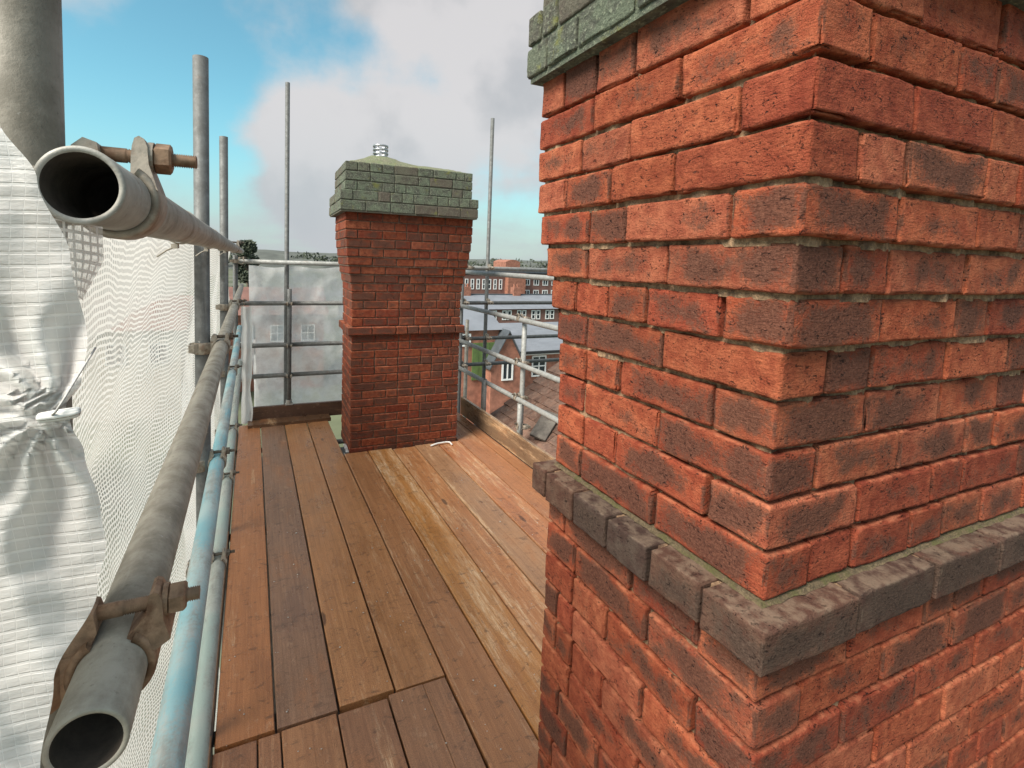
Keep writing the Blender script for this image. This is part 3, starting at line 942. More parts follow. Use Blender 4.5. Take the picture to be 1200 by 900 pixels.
board_thing('dark toe board end behind the far chimney beside the white sheet edge', (1.93, 5.38), (2.25, 5.38), 0.20, 0.036, (.07, .045, .032), .1, 0.003)
board_thing('narrow brown board edge lying beside the grey tube along the deck', (-0.150, -0.6), (-0.150, 5.3), 0.10, 0.030, (.26, .15, .085), .35, -0.085)

# ================================================================ SCAFFOLD TUBES
XS = -0.157
tube('thick grey upright tube filling the top left corner', (XS, 0.476, -3.0), (XS, 0.476, 3.6), 'tube_olive', 40)
tube('tall dark upright tube, second from the camera along the left netting', (XS, 1.905, -3.0), (XS, 1.905, 2.432), 'tube_dark', 28)
tube('shorter dark upright tube, third from the camera along the left netting', (XS, 3.37, -3.0), (XS, 3.37, 2.49), 'tube_dark', 24)
tube('upright tube in the far left corner where netting meets clear sheeting', (XS, 5.66, -3.0), (XS, 5.66, 1.78), 'tube_dark', 16)
tube('thin tall pole against the sky left of the far chimney', (0.352, 5.72, -3.0), (0.352, 5.72, 3.63), 'tube_dark', 16)
tube('thin tall pole against the sky right of the far chimney', (2.80, 5.72, -3.0), (2.80, 5.72, 3.60), 'tube_dark', 16)
ZTOP, ZMID, ZBLU, ZGRY = 1.82, 1.455, 1.04, 0.66
tube('pale top rail on the left with its open end beside the thick upright', (-0.098, 0.378, ZTOP), (-0.098, 5.75, ZTOP), 'tube_pale', 48)
tube('thick grey guard rail on the left with its open end at bottom left', (-0.100, 0.3715, ZMID), (-0.100, 5.7, ZMID), 'tube_grey', 48)
tube('pale blue painted tube running along the left of the deck', (-0.113, 0.15, ZBLU), (-0.113, 5.5, ZBLU), 'tube_blue', 32)
tube('mint grey tube next to the blue one, lowest along the deck', (-0.113, 0.2, ZGRY), (-0.113, 5.65, ZGRY), 'tube_mint', 32)
ZB = [1.715, 1.272, 0.815, 0.48]
wordsb = ['topmost', 'second highest', 'third highest', 'lowest']
for k, z in enumerate(ZB):
    tube(wordsb[k] + ' of the horizontal rails crossing behind the far chimney', (-0.16, 5.66, z), (4.4, 5.66, z - 0.01), 'tube_dark' if k else 'tube_galv', 16, 'back guard rails')
tube('short upright tube on the far toe board left of the far chimney', (0.375, 5.60, 0.06), (0.375, 5.60, 1.43), 'tube_dark', 18)
ZR = [1.672, 1.257, 0.83, 0.49]
for k, z in enumerate(ZR):
    tube(wordsb[k] + ' of the rails running along the right side above the tiled roof', (2.35, 0.6, z), (2.35, 5.60, z - 0.012), 'tube_galv', 18, 'right guard rails')
tube('upright tube in the far right corner beside the white sheet edge', (2.405, 5.61, -3.0), (2.405, 5.61, 1.80), 'tube_dark', 16)
tube('upright tube carrying the right side rails above the tiled roof', (2.405, 4.06, -0.35), (2.405, 4.06, 1.27), 'tube_galv', 18)
tube('slim upright tube beyond the right corner in front of the green doors', (2.62, 5.9, -3.0), (2.62, 5.9, 1.02), 'tube_grey', 14)
tube('short upright stub clamped behind the right toe board', (2.325, 3.95, 0.02), (2.325, 3.95, 0.47), 'tube_galv', 16)
tube('short upright stub nearer the corner behind the right toe board', (2.325, 4.72, 0.02), (2.325, 4.72, 0.52), 'tube_galv', 16)
for k, y in enumerate((0.55, 1.97, 3.44, 4.95)):
    tube('cross tube under the deck boards, %s from the camera' % ('nearest', 'second', 'third', 'fourth')[k], (-0.3, y, -0.078), (2.5, y, -0.078), 'tube_dark', 12, 'deck bearers')

# ---- couplers
def arc_band(r0, r1, a0, a1, wd, n=22):
    vs, fs = [], []
    for i in range(n + 1):
        a = a0 + (a1 - a0) * i / n
        c, s_ = math.cos(a), math.sin(a)
        for (r, y) in ((r0, -wd / 2), (r1 - .0015, -wd / 2), (r1, -wd / 2 + .002), (r1, wd / 2 - .002), (r1 - .0015, wd / 2), (r0, wd / 2)):
            vs.append((r * c, y, r * s_))
    m = 6
    for i in range(n):
        for q in range(m):
            r = (q + 1) % m
            fs.append((i * m + q, i * m + r, (i + 1) * m + r, (i + 1) * m + q))
    fs.append(tuple(range(m))); fs.append(tuple(range(n * m + m - 1, n * m - 1, -1)))
    return vs, fs
def lug(pts, wd, taper=0.75):
    # plate: outline in XZ, thickness across Y, narrowing upwards
    n = len(pts); vs = []; zs = [q[1] for q in pts]; z0, z1 = min(zs), max(zs)
    for s_ in (-1, 1):
        for (x, z) in pts:
            k = 1 + (taper - 1) * (z - z0) / (z1 - z0)
            vs.append((x, s_ * wd / 2 * k, z))
    fs = [tuple(range(n)), tuple(range(2 * n - 1, n - 1, -1))]
    for i in range(n):
        j = (i + 1) % n
        fs.append((i, n + i, n + j, j))
    return vs, fs
def hexnut(x0, x1, z, r):
    vs, fs = [], []
    prof = [(x0, r * 0.86), (x0 + .0012, r), (x1 - .0016, r), (x1, r * 0.84)]
    for (x, rr) in prof:
        for i in range(6):
            a = math.pi / 6 + i * math.pi / 3
            vs.append((x, rr * math.cos(a), z + rr * math.sin(a)))
    for k in range(3):
        for i in range(6):
            j = (i + 1) % 6
            fs.append((k * 6 + i, k * 6 + j, (k + 1) * 6 + j, (k + 1) * 6 + i))
    fs.append(tuple(range(5, -1, -1))); fs.append(tuple(range(18, 24)))
    return vs, fs
def bolt_vf(xa, xb, z, r, thread_from):
    vs, fs = [], []
    n = 14
    xs = [(xa, r)]
    xs.append((thread_from, r))
    x = thread_from; up = True
    while x < xb - 0.001:
        x += 0.00085
        xs.append((x, r if up else r * 0.80)); up = not up
    xs.append((xb, r * 0.75))
    for (x, rr) in xs:
        for i in range(n):
            a = 2 * math.pi * i / n
            vs.append((x, rr * math.cos(a), z + rr * math.sin(a)))
    for k in range(len(xs) - 1):
        for i in range(n):
            j = (i + 1) % n
            fs.append((k * n + i, k * n + j, (k + 1) * n + j, (k + 1) * n + i))
    fs.append(tuple(range(n - 1, -1, -1))); fs.append(tuple(range((len(xs) - 1) * n, len(xs) * n)))
    return vs, fs
BZ = 0.0375
def half_coupler(parent, m, mats, dx=0.0):
    """one clamp: tube axis local Y, bolt along +X over the top"""
    T = lambda vf: ([m @ Vector(q) for q in vf[0]], vf[1])
    parts = []
    band = arc_band(0.0246, 0.0305, R_(58), R_(-238), 0.040, 26)
    lk = link('band', mesh_of(*T(band), mats[0], True), parent)
    S = lambda vf: ([m @ (Vector(q) + Vector((dx, 0, 0))) for q in vf[0]], vf[1])
    fl = lug([(0.0100 - dx, 0.0225), (0.0165 - dx, 0.0185), (0.0290 - dx, 0.0090), (0.0312, 0.0150), (0.0262, 0.0300), (0.0250, 0.0440), (0.0225, 0.0505), (0.0190, 0.0525), (0.0160, 0.0505), (0.0145, 0.0440), (0.0140, 0.0360)], 0.040, 0.55)
    link('flap', mesh_of(*S(fl), mats[0]), parent)
    ey = lug([(-0.0290, 0.0100), (-0.0150, 0.0200), (-0.0100, 0.0300), (-0.0130, 0.0440), (-0.0220, 0.0470), (-0.0290, 0.0400), (-0.0320, 0.0240)], 0.036, 0.6)
    link('hinge_eye', mesh_of(*T(ey), mats[0]), parent)
    b = bolt_vf(-0.020, 0.0565 + dx * 0.35, BZ, 0.0058, 0.004)
    link('bolt', mesh_of(*T(b), mats[1], True), parent)
    nt = hexnut(0.0282, 0.0410, BZ, 0.0125)
    link('nut', mesh_of(*S(nt), mats[1]), parent)
    ws = tube_vf((0.0242, 0, BZ), (0.0282, 0, BZ), 0.0125, None, 18)
    link('washer', mesh_of(*S(ws), mats[0]), parent)
def coupler(label, loc, mats=('coupler_steel', 'rusty_steel'), other=-0.057, group='scaffold couplers', dx=0.0):
    t = thing('scaffold_coupler', label, 'coupler', loc, (0, 0, 0), group)
    half_coupler(t, Matrix.Identity(4), mats, dx)
    # second clamp round the upright; its bolt points along Y, towards the far end
    m2 = Matrix.Translation((other, 0, 0)) @ Matrix(((0, 0, -1, 0), (1, 0, 0, 0), (0, -1, 0, 0), (0, 0, 0, 1)))
    half_coupler(t, m2, mats)
    sd = MB().box(other + 0.024, -0.0235, -0.018, 0.018, -0.018, 0.018)
    link('saddle', sd.mesh(mats[0]), t)
    return t
c0 = coupler('large steel coupler with rusty bolt clamping the pale top rail beside the thick upright', (-0.098, 0.482, ZTOP), dx=-0.004)
c1 = coupler('rusty coupler with brown nut and bolt on the grey guard rail at bottom left', (-0.100, 0.452, ZMID), ('rusty_steel', 'rusty_steel'), dx=0.0085)
cproto = coupler('coupler joining the grey guard rail to the second upright on the left', (-0.100, 1.905, ZMID), ('coupler_steel', 'dark_coupler'))
def put_coupler(label, loc, rz=0.0, dark=False):
    c = copy_tree(cproto)
    c.location = loc; c.rotation_euler = (0, 0, rz)
    c['label'] = label
    return c
put_coupler('coupler joining the blue tube to the second upright on the left', (-0.113, 1.905, ZBLU))
put_coupler('coupler on the mint grey tube below the blue tube, second upright', (-0.113, 1.905, ZGRY))
put_coupler('coupler joining the pale top rail to the third upright on the left', (-0.100, 3.37, ZTOP))
put_coupler('coupler joining the grey guard rail to the third upright on the left', (-0.100, 3.37, ZMID))
put_coupler('coupler joining the blue tube to the third upright on the left', (-0.113, 3.37, ZBLU))
put_coupler('coupler on the mint grey tube at the third upright on the left', (-0.113, 3.37, ZGRY))
put_coupler('sleeve coupler half way along the mint grey tube', (-0.113, 2.62, ZGRY))
hts = ['top', 'second', 'third', 'lowest']
for k, z in enumerate(ZB):
    put_coupler('coupler at the far left corner on the %s back rail' % hts[k], (-0.100, 5.60, z))
    put_coupler('coupler at the far right corner on the %s back rail' % hts[k], (2.45, 5.625, z), R_(90) if k % 2 else R_(180))
    if k: put_coupler('coupler holding the short far upright to the %s back rail' % hts[k], (0.375, 5.66, z), R_(90))
    put_coupler('coupler on the tall pole right of the far chimney, %s rail' % hts[k], (2.80, 5.665, z), R_(90))
for k in (1, 2, 3):
    put_coupler('coupler on the right side upright, %s right rail' % hts[k], (2.35, 4.06, ZR[k]), R_(180))
put_coupler('clamp at the foot of the stub behind the right toe board', (2.325, 3.95, 0.24), R_(180))

# foot plate under the short upright
fp = MB().box(0.335, 0.415, 5.565, 5.635, 0.163, 0.175)
fp.add(tube_vf((0.375, 5.60, 0.175), (0.375, 5.60, 0.215), 0.032, 0.0246, 16))
tag(link('base_plate', fp.mesh('tube_pale')), 'small pale base plate under the short far upright', 'base plate')

# cable ties that hold the sheeting to the top rail
for k, (y, lab) in enumerate(((0.86, 'nearest cable tie round the pale top rail'), (1.42, 'middle cable tie round the pale top rail'), (2.35, 'farthest cable tie round the pale top rail'))):
    t = thing('cable_tie', lab, 'cable tie', (-0.1, y, ZTOP), (R_(4 - 5 * k), 0, R_(6 * (k - 1))), 'cable ties on the top rail')
    b = arc_band(0.0247, 0.0268, 0, 2 * math.pi, 0.0045, 30)
    link('band', mesh_of(*b, 'cable_tie', True), t)
    h = MB().box(-0.012, -0.003, -0.005, 0.005, -0.033, -0.0262)
    link('tie_head', h.mesh('cable_tie'), t)
    tl = path_tube([(-0.006, 0, -0.030), (-0.018, -0.004, -0.036), (-0.030, -0.010, -0.046)], 0.0014, 6)
    link('tail', mesh_of(*tl, 'cable_tie', True), t)

# ================================================================ SHEETING
def sheet(name, label, cat, fn, nu, nv, mat, parent=None):
    vs, fs, uv = [], [], []
    for j in range(nv + 1):
        for i in range(nu + 1):
            p, q = fn(i / nu, j / nv)
            vs.append(p); uv.append(q)
    for j in range(nv):
        for i in range(nu):
            a = j * (nu + 1) + i
            fs.append((a, a + 1, a + nu + 2, a + nu + 1))
    o = link(name, mesh_of(vs, fs, mat, True, uv=uv), parent)
    if label: tag(o, label, cat)
    return o
def nz(a, b, c=0.0): return noise.noise(Vector((a, b, c)))
def left_net(s, t):
    y = 0.34 + s * 5.28
    z = 1.845 - t * 3.1
    bil = 0.5 + 0.5 * math.cos((y - 0.476) / 1.45 * 2 * math.pi)      # tied in at every upright
    dep = min(1, (1.845 - z) / 0.5)
    x = -0.188 - 0.012 * (1 - bil) - dep * (0.06 * (1 - bil) + 0.05 * (0.5 + nz(y * 1.6, z * 1.1, 3)))
    x += dep * 0.022 * nz(y * 3.4 + z * 2.2, z * 3.0 - y * 1.3, 8) + 0.008 * nz(y * 9 + z * 7, z * 8, 5) * dep
    zz_ = z - 0.012 * (1 - bil) * (1 - dep) + 0.006 * nz(y * 4, 1, 1) * (1 - dep)
    return (min(x, -0.184), y, zz_), (y, z)
sheet('debris_netting', 'white open mesh netting hung along the left side outside the uprights', 'netting', left_net, 220, 150, 'debris_net')

# near flap of sheeting, gathered at a toggle
EDGE = [(1.862, -.150), (1.852, -.130), (1.820, -.1135), (1.776, -.099), (1.725, -.0915), (1.700, -.095), (1.686, -.103), (1.676, -.101), (1.656, -.0945), (1.62, -.087), (1.594, -.0845), (1.567, -.0895), (1.512, -.113), (1.457, -.121), (1.30, -.125)]
def edge_x(z):
    for k in range(len(EDGE) - 1):
        if EDGE[k][0] >= z >= EDGE[k + 1][0]:
            t_ = (EDGE[k][0] - z) / (EDGE[k][0] - EDGE[k + 1][0])
            t_ = t_ * t_ * (3 - 2 * t_) if 0 < k < len(EDGE) - 2 else t_
            return EDGE[k][1] + (EDGE[k + 1][1] - EDGE[k][1]) * t_
    return EDGE[-1][1]
TG = (-0.112, 1.681)
def flap(s, t):
    z = 1.860 - t * 0.55
    ex = edge_x(z)
    x = ex - (1 - s) * (0.30 + ex * 0.0)
    dx, dz = x - TG[0], z - TG[1]
    r = math.hypot(dx, dz) + 1e-5
    th = math.atan2(dz, dx)
    y = 0.352 + 0.055 * ((1 - s) ** 1.2)
    y += 0.0075 * math.sin(th * 11 + 2.0 * nz(r * 30, 1)) * math.exp(-((r - 0.03) / 0.05) ** 2)
    y += 0.010 * nz(x * 9, z * 7, 2) + 0.004 * nz(x * 34, z * 26, 6) + 0.0016 * nz(x * 60, z * 110, 4)
    y += 0.0035 * abs(nz(x * 55 + z * 14, z * 16 - x * 9, 12)) - 0.003 * abs(nz(x * 26 - z * 20, z * 34, 15))
    y -= 0.016 * math.exp(-(r / 0.03) ** 2)
    y += 0.0065 * math.sin((x + 0.22 * z) * 130 + 4 * nz(x * 12, z * 5, 44)) * max(0, min(1, (1.655 - z) / 0.05)) * 0.8
    if z > 1.80: y += (z - 1.80) * 0.25
    return (x * y / 0.36, y, 1.78 + (z - 1.78) * y / 0.36), (x + 0.12 * (z - 1.68) * (1.0 if z < 1.68 else 0.2), z)
sf_ = sheet('plastic_sheeting', 'white reinforced sheeting bunched up at the left edge of the picture', 'sheeting', flap, 90, 170, 'near_sheet')
def corner_strip(s, t):
    a = (-0.112, 0.378, 1.799); b = (-0.087, 0.384, 1.795)
    k = 1 - 0.65 * t
    mx = a[0] * .62 + b[0] * .38
    x = a[0] + (b[0] - a[0]) * s
    x = mx + (x - mx) * (1.0 if t < 0.45 else max(0.25, 1 - (t - 0.45) * 1.5))
    return (x, a[1] + 0.006 * math.sin(s * 3.1) + 0.003 * t, a[2] - 0.004 * s - 0.048 * t), (s * 0.036, t * 0.05)
mat_net('coarse_net', 0.0062, 0.22, (.60, .59, .56), (0.35, 0.6), warp=0.004, tint=(.72, .70, .67))
sheet('loose_corner', None, None, corner_strip, 14, 18, 'coarse_net', sf_)

# toggle and elastic cord
tg = thing('sheeting_toggle', 'white plastic toggle on a cord pinching the sheeting at the left', 'toggle', (-0.0965, 0.326, 1.690))
tg.scale = (0.55, 0.55, 0.55)
vs, fs = rounded_block(0.036, 0.008, 0.0095, 0.0038, 8, 2, 2, 2, 0.0004, 0.0)
bent = []
for q in vs:
    k = 1 + 0.25 * math.cos(q.x / 0.018 * 1.4)
    bent.append((q.x, q.y * k, q.z * k + 0.10 * q.x - 3.0 * q.x * q.x * -1 * 0.6))
link('toggle_bar', mesh_of(bent, fs, 'white_plastic', True), tg)
cd = path_tube([(-0.004, -0.004, 0.002), (0.0, -0.008, 0.006), (0.006, -0.004, 0.018), (0.012, 0.008, 0.033), (0.0165, 0.028, 0.047), (0.019, 0.05, 0.058)], 0.0011, 8)
link('cord', mesh_of(*cd, 'cord', True), tg)

# clear sheeting across the far end
def back_sheet(s, t):
    x = -0.03 + s * 2.36
    z = 1.675 - t * 1.68
    sag = 0.02 * math.sin(s * math.pi * 5) ** 2 * (1 - t)
    y = 5.76 + 0.05 * nz(x * 1.5, z * 1.5, 1) + 0.022 * math.sin((x * 1.2 + z * 1.0) * 7 + 3 * nz(x, z, 4)) * nz(x * 1.1, z * 1.3, 9) * 1.6 + 0.016 * nz(x * 6 + z * 5, z * 3 - x * 2, 7) - 0.05 * (1 - abs(nz(x * 1.9 + z * 1.3, z * 1.5 - x * 0.9, 21)) * 3) * 0.5 + 0.03 * abs(nz(x * 4.2 - z * 3.1, z * 2.2 + x * 3.4, 31))
    x2 = x + (0.09 * t * t if s < 0.02 else 0)
    return (x2, y, z - sag), (x, z)
sheet('clear_sheeting', 'translucent plastic sheeting across the far end behind the guard rails', 'sheeting', back_sheet, 130, 90, 'clear_sheet')
def roll_edge(s, t):
    x = 2.31 + 0.075 * s + 0.012 * nz(t * 4, s * 2, 3)
    z = 1.66 - t * 1.62
    return (x, 5.735 + 0.018 * math.sin(s * 6 + t * 3) + 0.01 * nz(s * 3, t * 9, 1), z), (x, z)
sheet('folded_sheeting', 'narrow strip of folded white sheeting hanging just right of the far chimney', 'sheeting', roll_edge, 10, 60, 'folded_sheet')
def corner_drop(s, t):
    x = -0.10 + 0.10 * s
    z = 1.25 - t * 1.24
    return (x + 0.02 * nz(t * 5, s, 2), 5.54 + 0.012 * math.sin(s * 9 + 2 * t) + 0.01 * nz(s * 4, t * 7, 5), z), (x, z)
sheet('sheeting_tail', 'loose tail of white sheeting hanging in the far left corner above the deck', 'sheeting', corner_drop, 12, 50, 'folded_sheet')
# scrap of white sheet by the foot of the far chimney
def scrap(s, t):
    x = 0.795 + s * 0.028; y = 4.44 + t * 0.16
    return (x, y, 0.006 + 0.012 * nz(s * 3, t * 5, 2) + 0.02 * t), (x, y)
sheet('plastic_scrap', 'small scrap of white plastic at the left foot of the far chimney', 'scrap', scrap, 6, 10, 'folded_sheet')
sc2 = path_tube([(1.58, 4.33, 0.012), (1.65, 4.345, 0.02), (1.74, 4.35, 0.022), (1.78, 4.34, 0.02), (1.785, 4.29, 0.012)], 0.008, 8)
tag(link('bent_pipe', mesh_of(*sc2, 'white_plastic', True)), 'thin bent white strip lying at the front foot of the far chimney', 'strip')

# ================================================================ TILED ROOF to the right
RX0, RZ0, SL = 2.42, -0.06, 0.632
roof = thing('tiled_roof', 'weathered red clay tile roof sloping up beyond the right guard rails', 'roof', (RX0, 3.0, RZ0))
ang = math.atan(SL)
rm = MB().add(([(0.0, -3.2, -0.05), (2.6, -3.2, 2.6 * SL - 0.05), (2.6, 1.95, 2.6 * SL - 0.05), (0.0, 1.95, -0.05), (0.0, -3.2, -0.15), (2.6, -3.2, 2.6 * SL - 0.15), (2.6, 1.95, 2.6 * SL - 0.15), (0.0, 1.95, -0.15)], [tuple(reversed(f)) for f in BOXF]))
link('roof_deck', rm.mesh('old_slab'), roof)
TW, TL, GA = 0.165, 0.265, 0.112
tile_meshes = []
for k in range(4):
    vs, fs = [], []
    nx_, ny_ = 2, 5
    for zz2 in (0, 1):
        for j in range(ny_ + 1):
            for i in range(nx_ + 1):
                u, v = i / nx_ - 0.5, j / ny_ - 0.5
                cam_ = 0.006 * (1 - (2 * v) ** 2)
                vs.append((u * TL, v * (TW - 0.004), (0.017 if zz2 else 0) + cam_ + 0.003 * noise.noise(Vector((u * 3, v * 3, k * 4.0)))))
    m_ = (nx_ + 1) * (ny_ + 1)
    for j in range(ny_):
        for i in range(nx_):
            a = j * (nx_ + 1) + i
            fs.append((m_ + a, m_ + a + 1, m_ + a + nx_ + 2, m_ + a + nx_ + 1))
            fs.append((a + nx_ + 1, a + nx_ + 2, a + 1, a))
    for j in range(ny_):
        a = j * (nx_ + 1); fs.append((a, m_ + a, m_ + a + nx_ + 1, a + nx_ + 1))
        a += nx_; fs.append((a + nx_ + 1, m_ + a + nx_ + 1, m_ + a, a))
    for i in range(nx_):
        fs.append((i, i + 1, m_ + i + 1, m_ + i))
        a = ny_ * (nx_ + 1) + i; fs.append((a, m_ + a, m_ + a + 1, a + 1))
    tile_meshes.append(mesh_of(vs, fs, 'clay_tile'))
rt = random.Random(5)
for row in range(13):
    d = 0.02 + row * GA
    for c in range(21):
        y = 1.95 - (c + (0.5 if row % 2 else 0.0)) * TW - TW / 2
        px_ = d * math.cos(ang); pz_ = d * math.sin(ang)
        link('tile', rt.choice(tile_meshes), roof, (px_, y, pz_ + 0.012 + rt.gauss(0, 0.002)), (rt.gauss(0, .012), -ang + 0.085 + rt.gauss(0, .012), rt.gauss(0, .014)))
tf = MB()
for row in range(25):
    d = 0.02 + row * GA
    for c in range(31):
        if row < 13 and c < 21: continue
        y = 1.95 - (c + (0.5 if row % 2 else 0.0)) * TW - TW / 2
        m4 = Matrix.Translation((d * math.cos(ang), y, d * math.sin(ang) + 0.012 + rt.gauss(0, 0.002))) @ Matrix.Rotation(-ang + 0.085 + rt.gauss(0, .012), 4, 'Y')
        bv, bf = box_vf(-TL / 2, TL / 2, -TW / 2 + 0.002, TW / 2 - 0.002, 0, 0.017)
        tf.add(([m4 @ Vector(q) for q in bv], bf))
link('tile_field', tf.mesh('clay_tile'), roof)['kind'] = 'stuff'
slab = MB().add(chamfer_box(0.34, 0.17, 0.03, 0.004))
so = link('loose_slab', slab.mesh('old_slab'), None, (2.66, 4.02, 0.20), (R_(10), R_(-32), R_(28)))
tag(so, 'dark loose slab lying on the roof tiles behind the right rails', 'slab')

# ================================================================ BUILDINGS
def window(parent, x, z, wd, h, y, name='window', bars=(1, 1), fw=0.07):
    """white frame with dark panes on a wall facing -Y (parent space)"""
    fr = MB()
    fr.box(x, x + wd, y - 0.06, y - 0.004, z, z + fw); fr.box(x, x + wd, y - 0.06, y - 0.004, z + h - fw, z + h)
    fr.box(x, x + fw, y - 0.06, y - 0.004, z + fw, z + h - fw); fr.box(x + wd - fw, x + wd, y - 0.06, y - 0.004, z + fw, z + h - fw)
    for i in range(1, bars[0] + 1):
        cx = x + wd * i / (bars[0] + 1); fr.box(cx - fw * .4, cx + fw * .4, y - 0.057, y - 0.004, z + fw, z + h - fw)
    for j in range(1, bars[1] + 1):
        cz = z + h * j / (bars[1] + 1); fr.box(x + fw, x + wd - fw, y - 0.054, y - 0.004, cz - fw * .4, cz + fw * .4)
    f = link(name, fr.mesh('white_paint'), parent)
    link('pane', MB().box(x + fw * .5, x + wd - fw * .5, y - 0.03, y - 0.006, z + fw * .5, z + h - fw * .5).mesh('glass_dark'), f)
    return f
def gable_vf(x0, x1, y0, y1, z0, z1, ridge_along='X', over=0.25):
    if ridge_along == 'X':
        ym_ = (y0 + y1) / 2
        v = [(x0 - over, y0 - over, z0), (x1 + over, y0 - over, z0), (x1 + over, y1 + over, z0), (x0 - over, y1 + over, z0), (x0 - over, ym_, z1), (x1 + over, ym_, z1)]
        f = [(0, 1, 5, 4), (2, 3, 4, 5), (3, 0, 4), (1, 2, 5), (3, 2, 1, 0)]
    else:
        xm = (x0 + x1) / 2
        v = [(x0 - over, y0 - over, z0), (x1 + over, y0 - over, z0), (x1 + over, y1 + over, z0), (x0 - over, y1 + over, z0), (xm, y0 - over, z1), (xm, y1 + over, z1)]
        f = [(0, 1, 4), (1, 2, 5, 4), (2, 3, 5), (3, 0, 4, 5), (3, 2, 1, 0)]
    return v, f
# slate roofed house with a brick gable at its left
h1 = thing('brick_house', 'brick house with grey slate roof and white window beyond the right rails', 'house', (11.0, 20.0, GZ))
g0 = -GZ
link('wall', MB().box(0.0, 9.0, 0.0, 5.0, 0, g0 - 2.30).mesh('brick_wall_far'), h1)
rf = link('roof', MB().add(gable_vf(0.0, 9.0, 0.0, 5.0, g0 - 2.33, g0 - 1.35, 'X', 0.3)).mesh('slate_roof'), h1)
for k in range(14):
    link('slate_course', MB().add(([(-0.31, -0.3 + k * 0.2, g0 - 2.33 + k * 0.07 + 0.02), (9.31, -0.3 + k * 0.2, g0 - 2.33 + k * 0.07 + 0.02), (9.31, -0.08 + k * 0.2, g0 - 2.33 + k * 0.07 + 0.095), (-0.31, -0.08 + k * 0.2, g0 - 2.33 + k * 0.07 + 0.095), (-0.31, -0.3 + k * 0.2, g0 - 2.33 + k * 0.07 - 0.01), (9.31, -0.3 + k * 0.2, g0 - 2.33 + k * 0.07 - 0.01), (9.31, -0.08 + k * 0.2, g0 - 2.33 + k * 0.07 + 0.065), (-0.31, -0.08 + k * 0.2, g0 - 2.33 + k * 0.07 + 0.065)], [tuple(reversed(f)) for f in BOXF])).mesh('slate_roof'), rf)
link('gutter', MB().box(-0.3, 9.3, -0.42, -0.28, g0 - 2.42, g0 - 2.30).mesh('black_iron'), rf)
link('soffit', MB().box(-0.25, 9.2, -0.27, -0.02, g0 - 2.50, g0 - 2.36).mesh('white_paint'), rf)
window(h1, 1.30, g0 - 3.60, 0.80, 1.02, 0.0, bars=(1, 1))
window(h1, 4.4, g0 - 3.60, 1.2, 1.02, 0.0, bars=(1, 1))
# gabled wing
h2 = thing('gable_house', 'small brick gable with pale bargeboards left of the slate roofed house', 'house', (9.45, 18.6, GZ))
gx = 1.55
gw = MB().box(0, gx, 0, 1.3, 0, g0 - 2.55)
gw.add(([(0, 0, g0 - 2.55), (gx, 0, g0 - 2.55), (gx / 2, 0, g0 - 1.18), (0, 1.3, g0 - 2.55), (gx, 1.3, g0 - 2.55), (gx / 2, 1.3, g0 - 1.18)], [(0, 1, 2), (5, 4, 3), (1, 4, 5, 2), (3, 0, 2, 5)]))
link('wall', gw.mesh('brick_wall_far'), h2)
for sx in (0, 1):
    xa, xb = (-.12, gx / 2) if sx == 0 else (gx + .12, gx / 2)
    link('roof_slope', MB().add(([(xa, -.14, g0 - 2.70), (xb, -.14, g0 - 1.10), (xb, 3.4, g0 - 1.10), (xa, 3.4, g0 - 2.70), (xa, -.14, g0 - 2.78), (xb, -.14, g0 - 1.18), (xb, 3.4, g0 - 1.18), (xa, 3.4, g0 - 2.78)], [tuple(f) for f in BOXF])).mesh('lead_grey'), h2)
window(h2, 0.5, g0 - 3.3, 0.55, 0.8, 0.0, bars=(1, 0))
# green double doors shed
h3 = thing('green_shed', 'brick outbuilding with tall green painted doors right of the far chimney', 'outbuilding', (8.62, 19.2, GZ))
link('wall', MB().box(-1.2, 1.5, 0.05, 3.0, 0, g0 - 1.15).mesh('brick_wall_far'), h3)
link('roof', MB().add(gable_vf(-1.2, 1.5, 0.05, 3.0, g0 - 1.15, g0 - 0.4, 'X', 0.15)).mesh('slate_roof'), h3)
for k in range(8):
    link('door_board', MB().box(0.20 + k * 0.135, 0.20 + k * 0.135 + 0.13, -0.02 - 0.01 * (k % 2), 0.048, g0 - 3.35, g0 - 1.72).mesh('green_paint'), h3)
window(h3, -0.4, g0 - 1.85, 0.5, 0.55, 0.05, bars=(0, 0))
# stair with black railings
stair = thing('outdoor_stair', 'pale outdoor steps with black iron railings below the gable', 'stair', (8.0, 14.2, GZ))
for k in range(7):
    link('step', MB().box(k * 0.3, k * 0.3 + 0.31, 0, 1.2, 0, 2.6 + k * 0.14).mesh('concrete_pale'), stair)
link('rail', mesh_of(*path_tube([(0, 0.02, 3.55), (2.1, 0.02, 4.55), (3.2, 0.02, 4.55)], 0.03, 8), 'black_iron', True), stair)
for k in range(12):
    x = 0.05 + k * 0.27
    zt = 3.55 + min(x, 2.1) / 2.1
    link('baluster', MB().add(tube_vf((x, 0.02, 2.6 + min(x, 2.1) * 0.44), (x, 0.02, zt), 0.018, None, 6)).mesh('black_iron'), stair)
link('landing', MB().box(2.1, 3.4, 0, 1.2, 0, 3.55).mesh('concrete_pale'), stair)
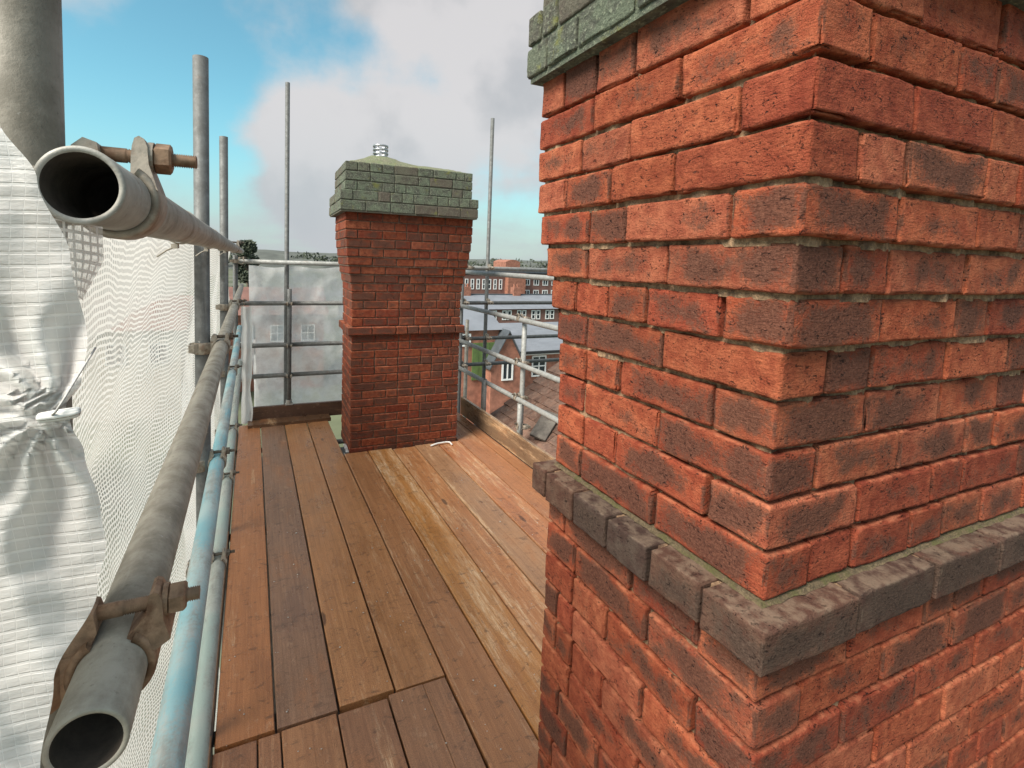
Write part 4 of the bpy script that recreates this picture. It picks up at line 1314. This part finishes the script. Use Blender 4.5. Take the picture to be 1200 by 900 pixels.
# long terrace with slate roof, in front of the big block
tr = thing('terrace', 'long dark brick terrace with paired white windows and grey slate roof', 'terrace', (19.0, 45.0, GZ))
link('wall', MB().box(0, 26, 0, 8, 0, g0 - 2.95).mesh('brick_wall_dark'), tr)
link('roof', MB().add(gable_vf(0, 26, 0, 8, g0 - 2.95, g0 - 1.75, 'X', 0.3)).mesh('slate_roof'), tr)
for k in range(11):
    for q in range(2):
        window(tr, 1.4 + k * 1.75 + q * 0.6, g0 - 4.10, 0.5, 1.0, 0.0, bars=(0, 1), fw=0.10)
link('ridge', MB().box(-0.3, 26.3, 3.85, 4.15, g0 - 1.80, g0 - 1.66).mesh('lead_grey'), tr)
for k in range(4):
    x = 2.0 + k * 6.2
    ck = link('chimney', MB().box(x, x + 0.9, 3.6, 4.4, g0 - 2.0, g0 - 0.9).mesh('brick_wall_far'), tr)
    for q in range(2):
        link('chimney_pot', MB().add(tube_vf((x + 0.25 + q * 0.4, 4.0, g0 - 0.9), (x + 0.25 + q * 0.4, 4.0, g0 - 0.55), 0.12, 0.09, 10)).mesh('brick_wall_far'), ck)
# large flat roofed block
bk = thing('apartment_block', 'large red brick block with rows of white windows on the skyline', 'building', (24.0, 62.0, GZ))
link('wall', MB().box(0, 9.2, 0, 12, 0, g0 + 0.05).mesh('brick_wall_dark'), bk)
link('stair_tower', MB().box(9.2, 12.0, -1.0, 12, 0, g0 + 0.40).mesh('brick_wall_far'), bk)
link('side_wall', MB().box(12.0, 32.0, 0.4, 12, 0, g0 + 0.30).mesh('brick_wall_dark'), bk)
link('parapet', MB().box(-0.3, 32.2, -0.3, 12.2, g0 + 0.45, g0 + 0.85).mesh('lead_grey'), bk)
bx = MB().box(10.3, 12.7, 2.0, 6.0, g0 + 0.85, g0 + 2.0)
nseg = 10
vv = [(10.3 + 2.4 * i / nseg, 2.0, g0 + 2.0 + 0.35 * math.sin(math.pi * i / nseg)) for i in range(nseg + 1)]
o_ = len(bx.v)
bx.v += vv + [(x, 6.0, z) for (x, y, z) in vv]
for i in range(nseg):
    bx.f.append((o_ + i, o_ + i + 1, o_ + nseg + 2 + i, o_ + nseg + 1 + i))
bx.f.append(tuple(o_ + i for i in range(nseg, -1, -1))); bx.f.append(tuple(o_ + nseg + 1 + i for i in range(nseg + 1)))
link('roof_room', bx.mesh('brick_wall_far'), bk)
for k in range(9):
    window(bk, 1.2 + k * 0.88, g0 - 1.95, 0.50, 1.45, 0.0, bars=(0, 1), fw=0.12)
for r_, z in enumerate((-1.35, -2.95)):
    for k in range(9):
        window(bk, 12.6 + k * 1.55, g0 + z, 0.95, 0.95, 0.4, bars=(1, 0), fw=0.13)
rp = random.Random(9)
for k in range(14):
    x = 13 + k * 1.1 + rp.random() * 0.5
    link('roof_vent', MB().add(tube_vf((x, 3, g0 + 0.85), (x, 3, g0 + 1.0 + rp.random() * 0.25), 0.10 + rp.random() * 0.12, None, 8)).mesh('lead_grey'), bk)
# houses seen dimly through the clear sheeting
for k, (x, y, wd, ht, mt, lab) in enumerate(((-1.5, 34, 6.0, 6.6, 'brick_wall_far', 'brick house seen dimly through the sheeting behind the left corner'), (6.0, 30, 6.5, 6.4, 'render_pale', 'pale rendered house seen dimly through the sheeting left of the far chimney'), (-9.5, 30, 6.0, 6.3, 'render_pale', 'cream house seen dimly through the left netting'), (-16, 16, 7, 6.0, 'render_pale', 'pale house hidden behind the left netting'))):
    hh = thing('house', lab, 'house', (x, y, GZ))
    link('wall', MB().box(0, wd, 0, 6, 0, ht - 1.6).mesh(mt), hh)
    link('roof', MB().add(gable_vf(0, wd, 0, 6, ht - 1.6, ht, 'X', 0.3)).mesh('slate_roof' if k % 2 else 'brick_wall_dark'), hh)
    for q in range(3):
        window(hh, 0.7 + q * 1.9, ht - 3.4, 0.9, 1.1, 0.0)
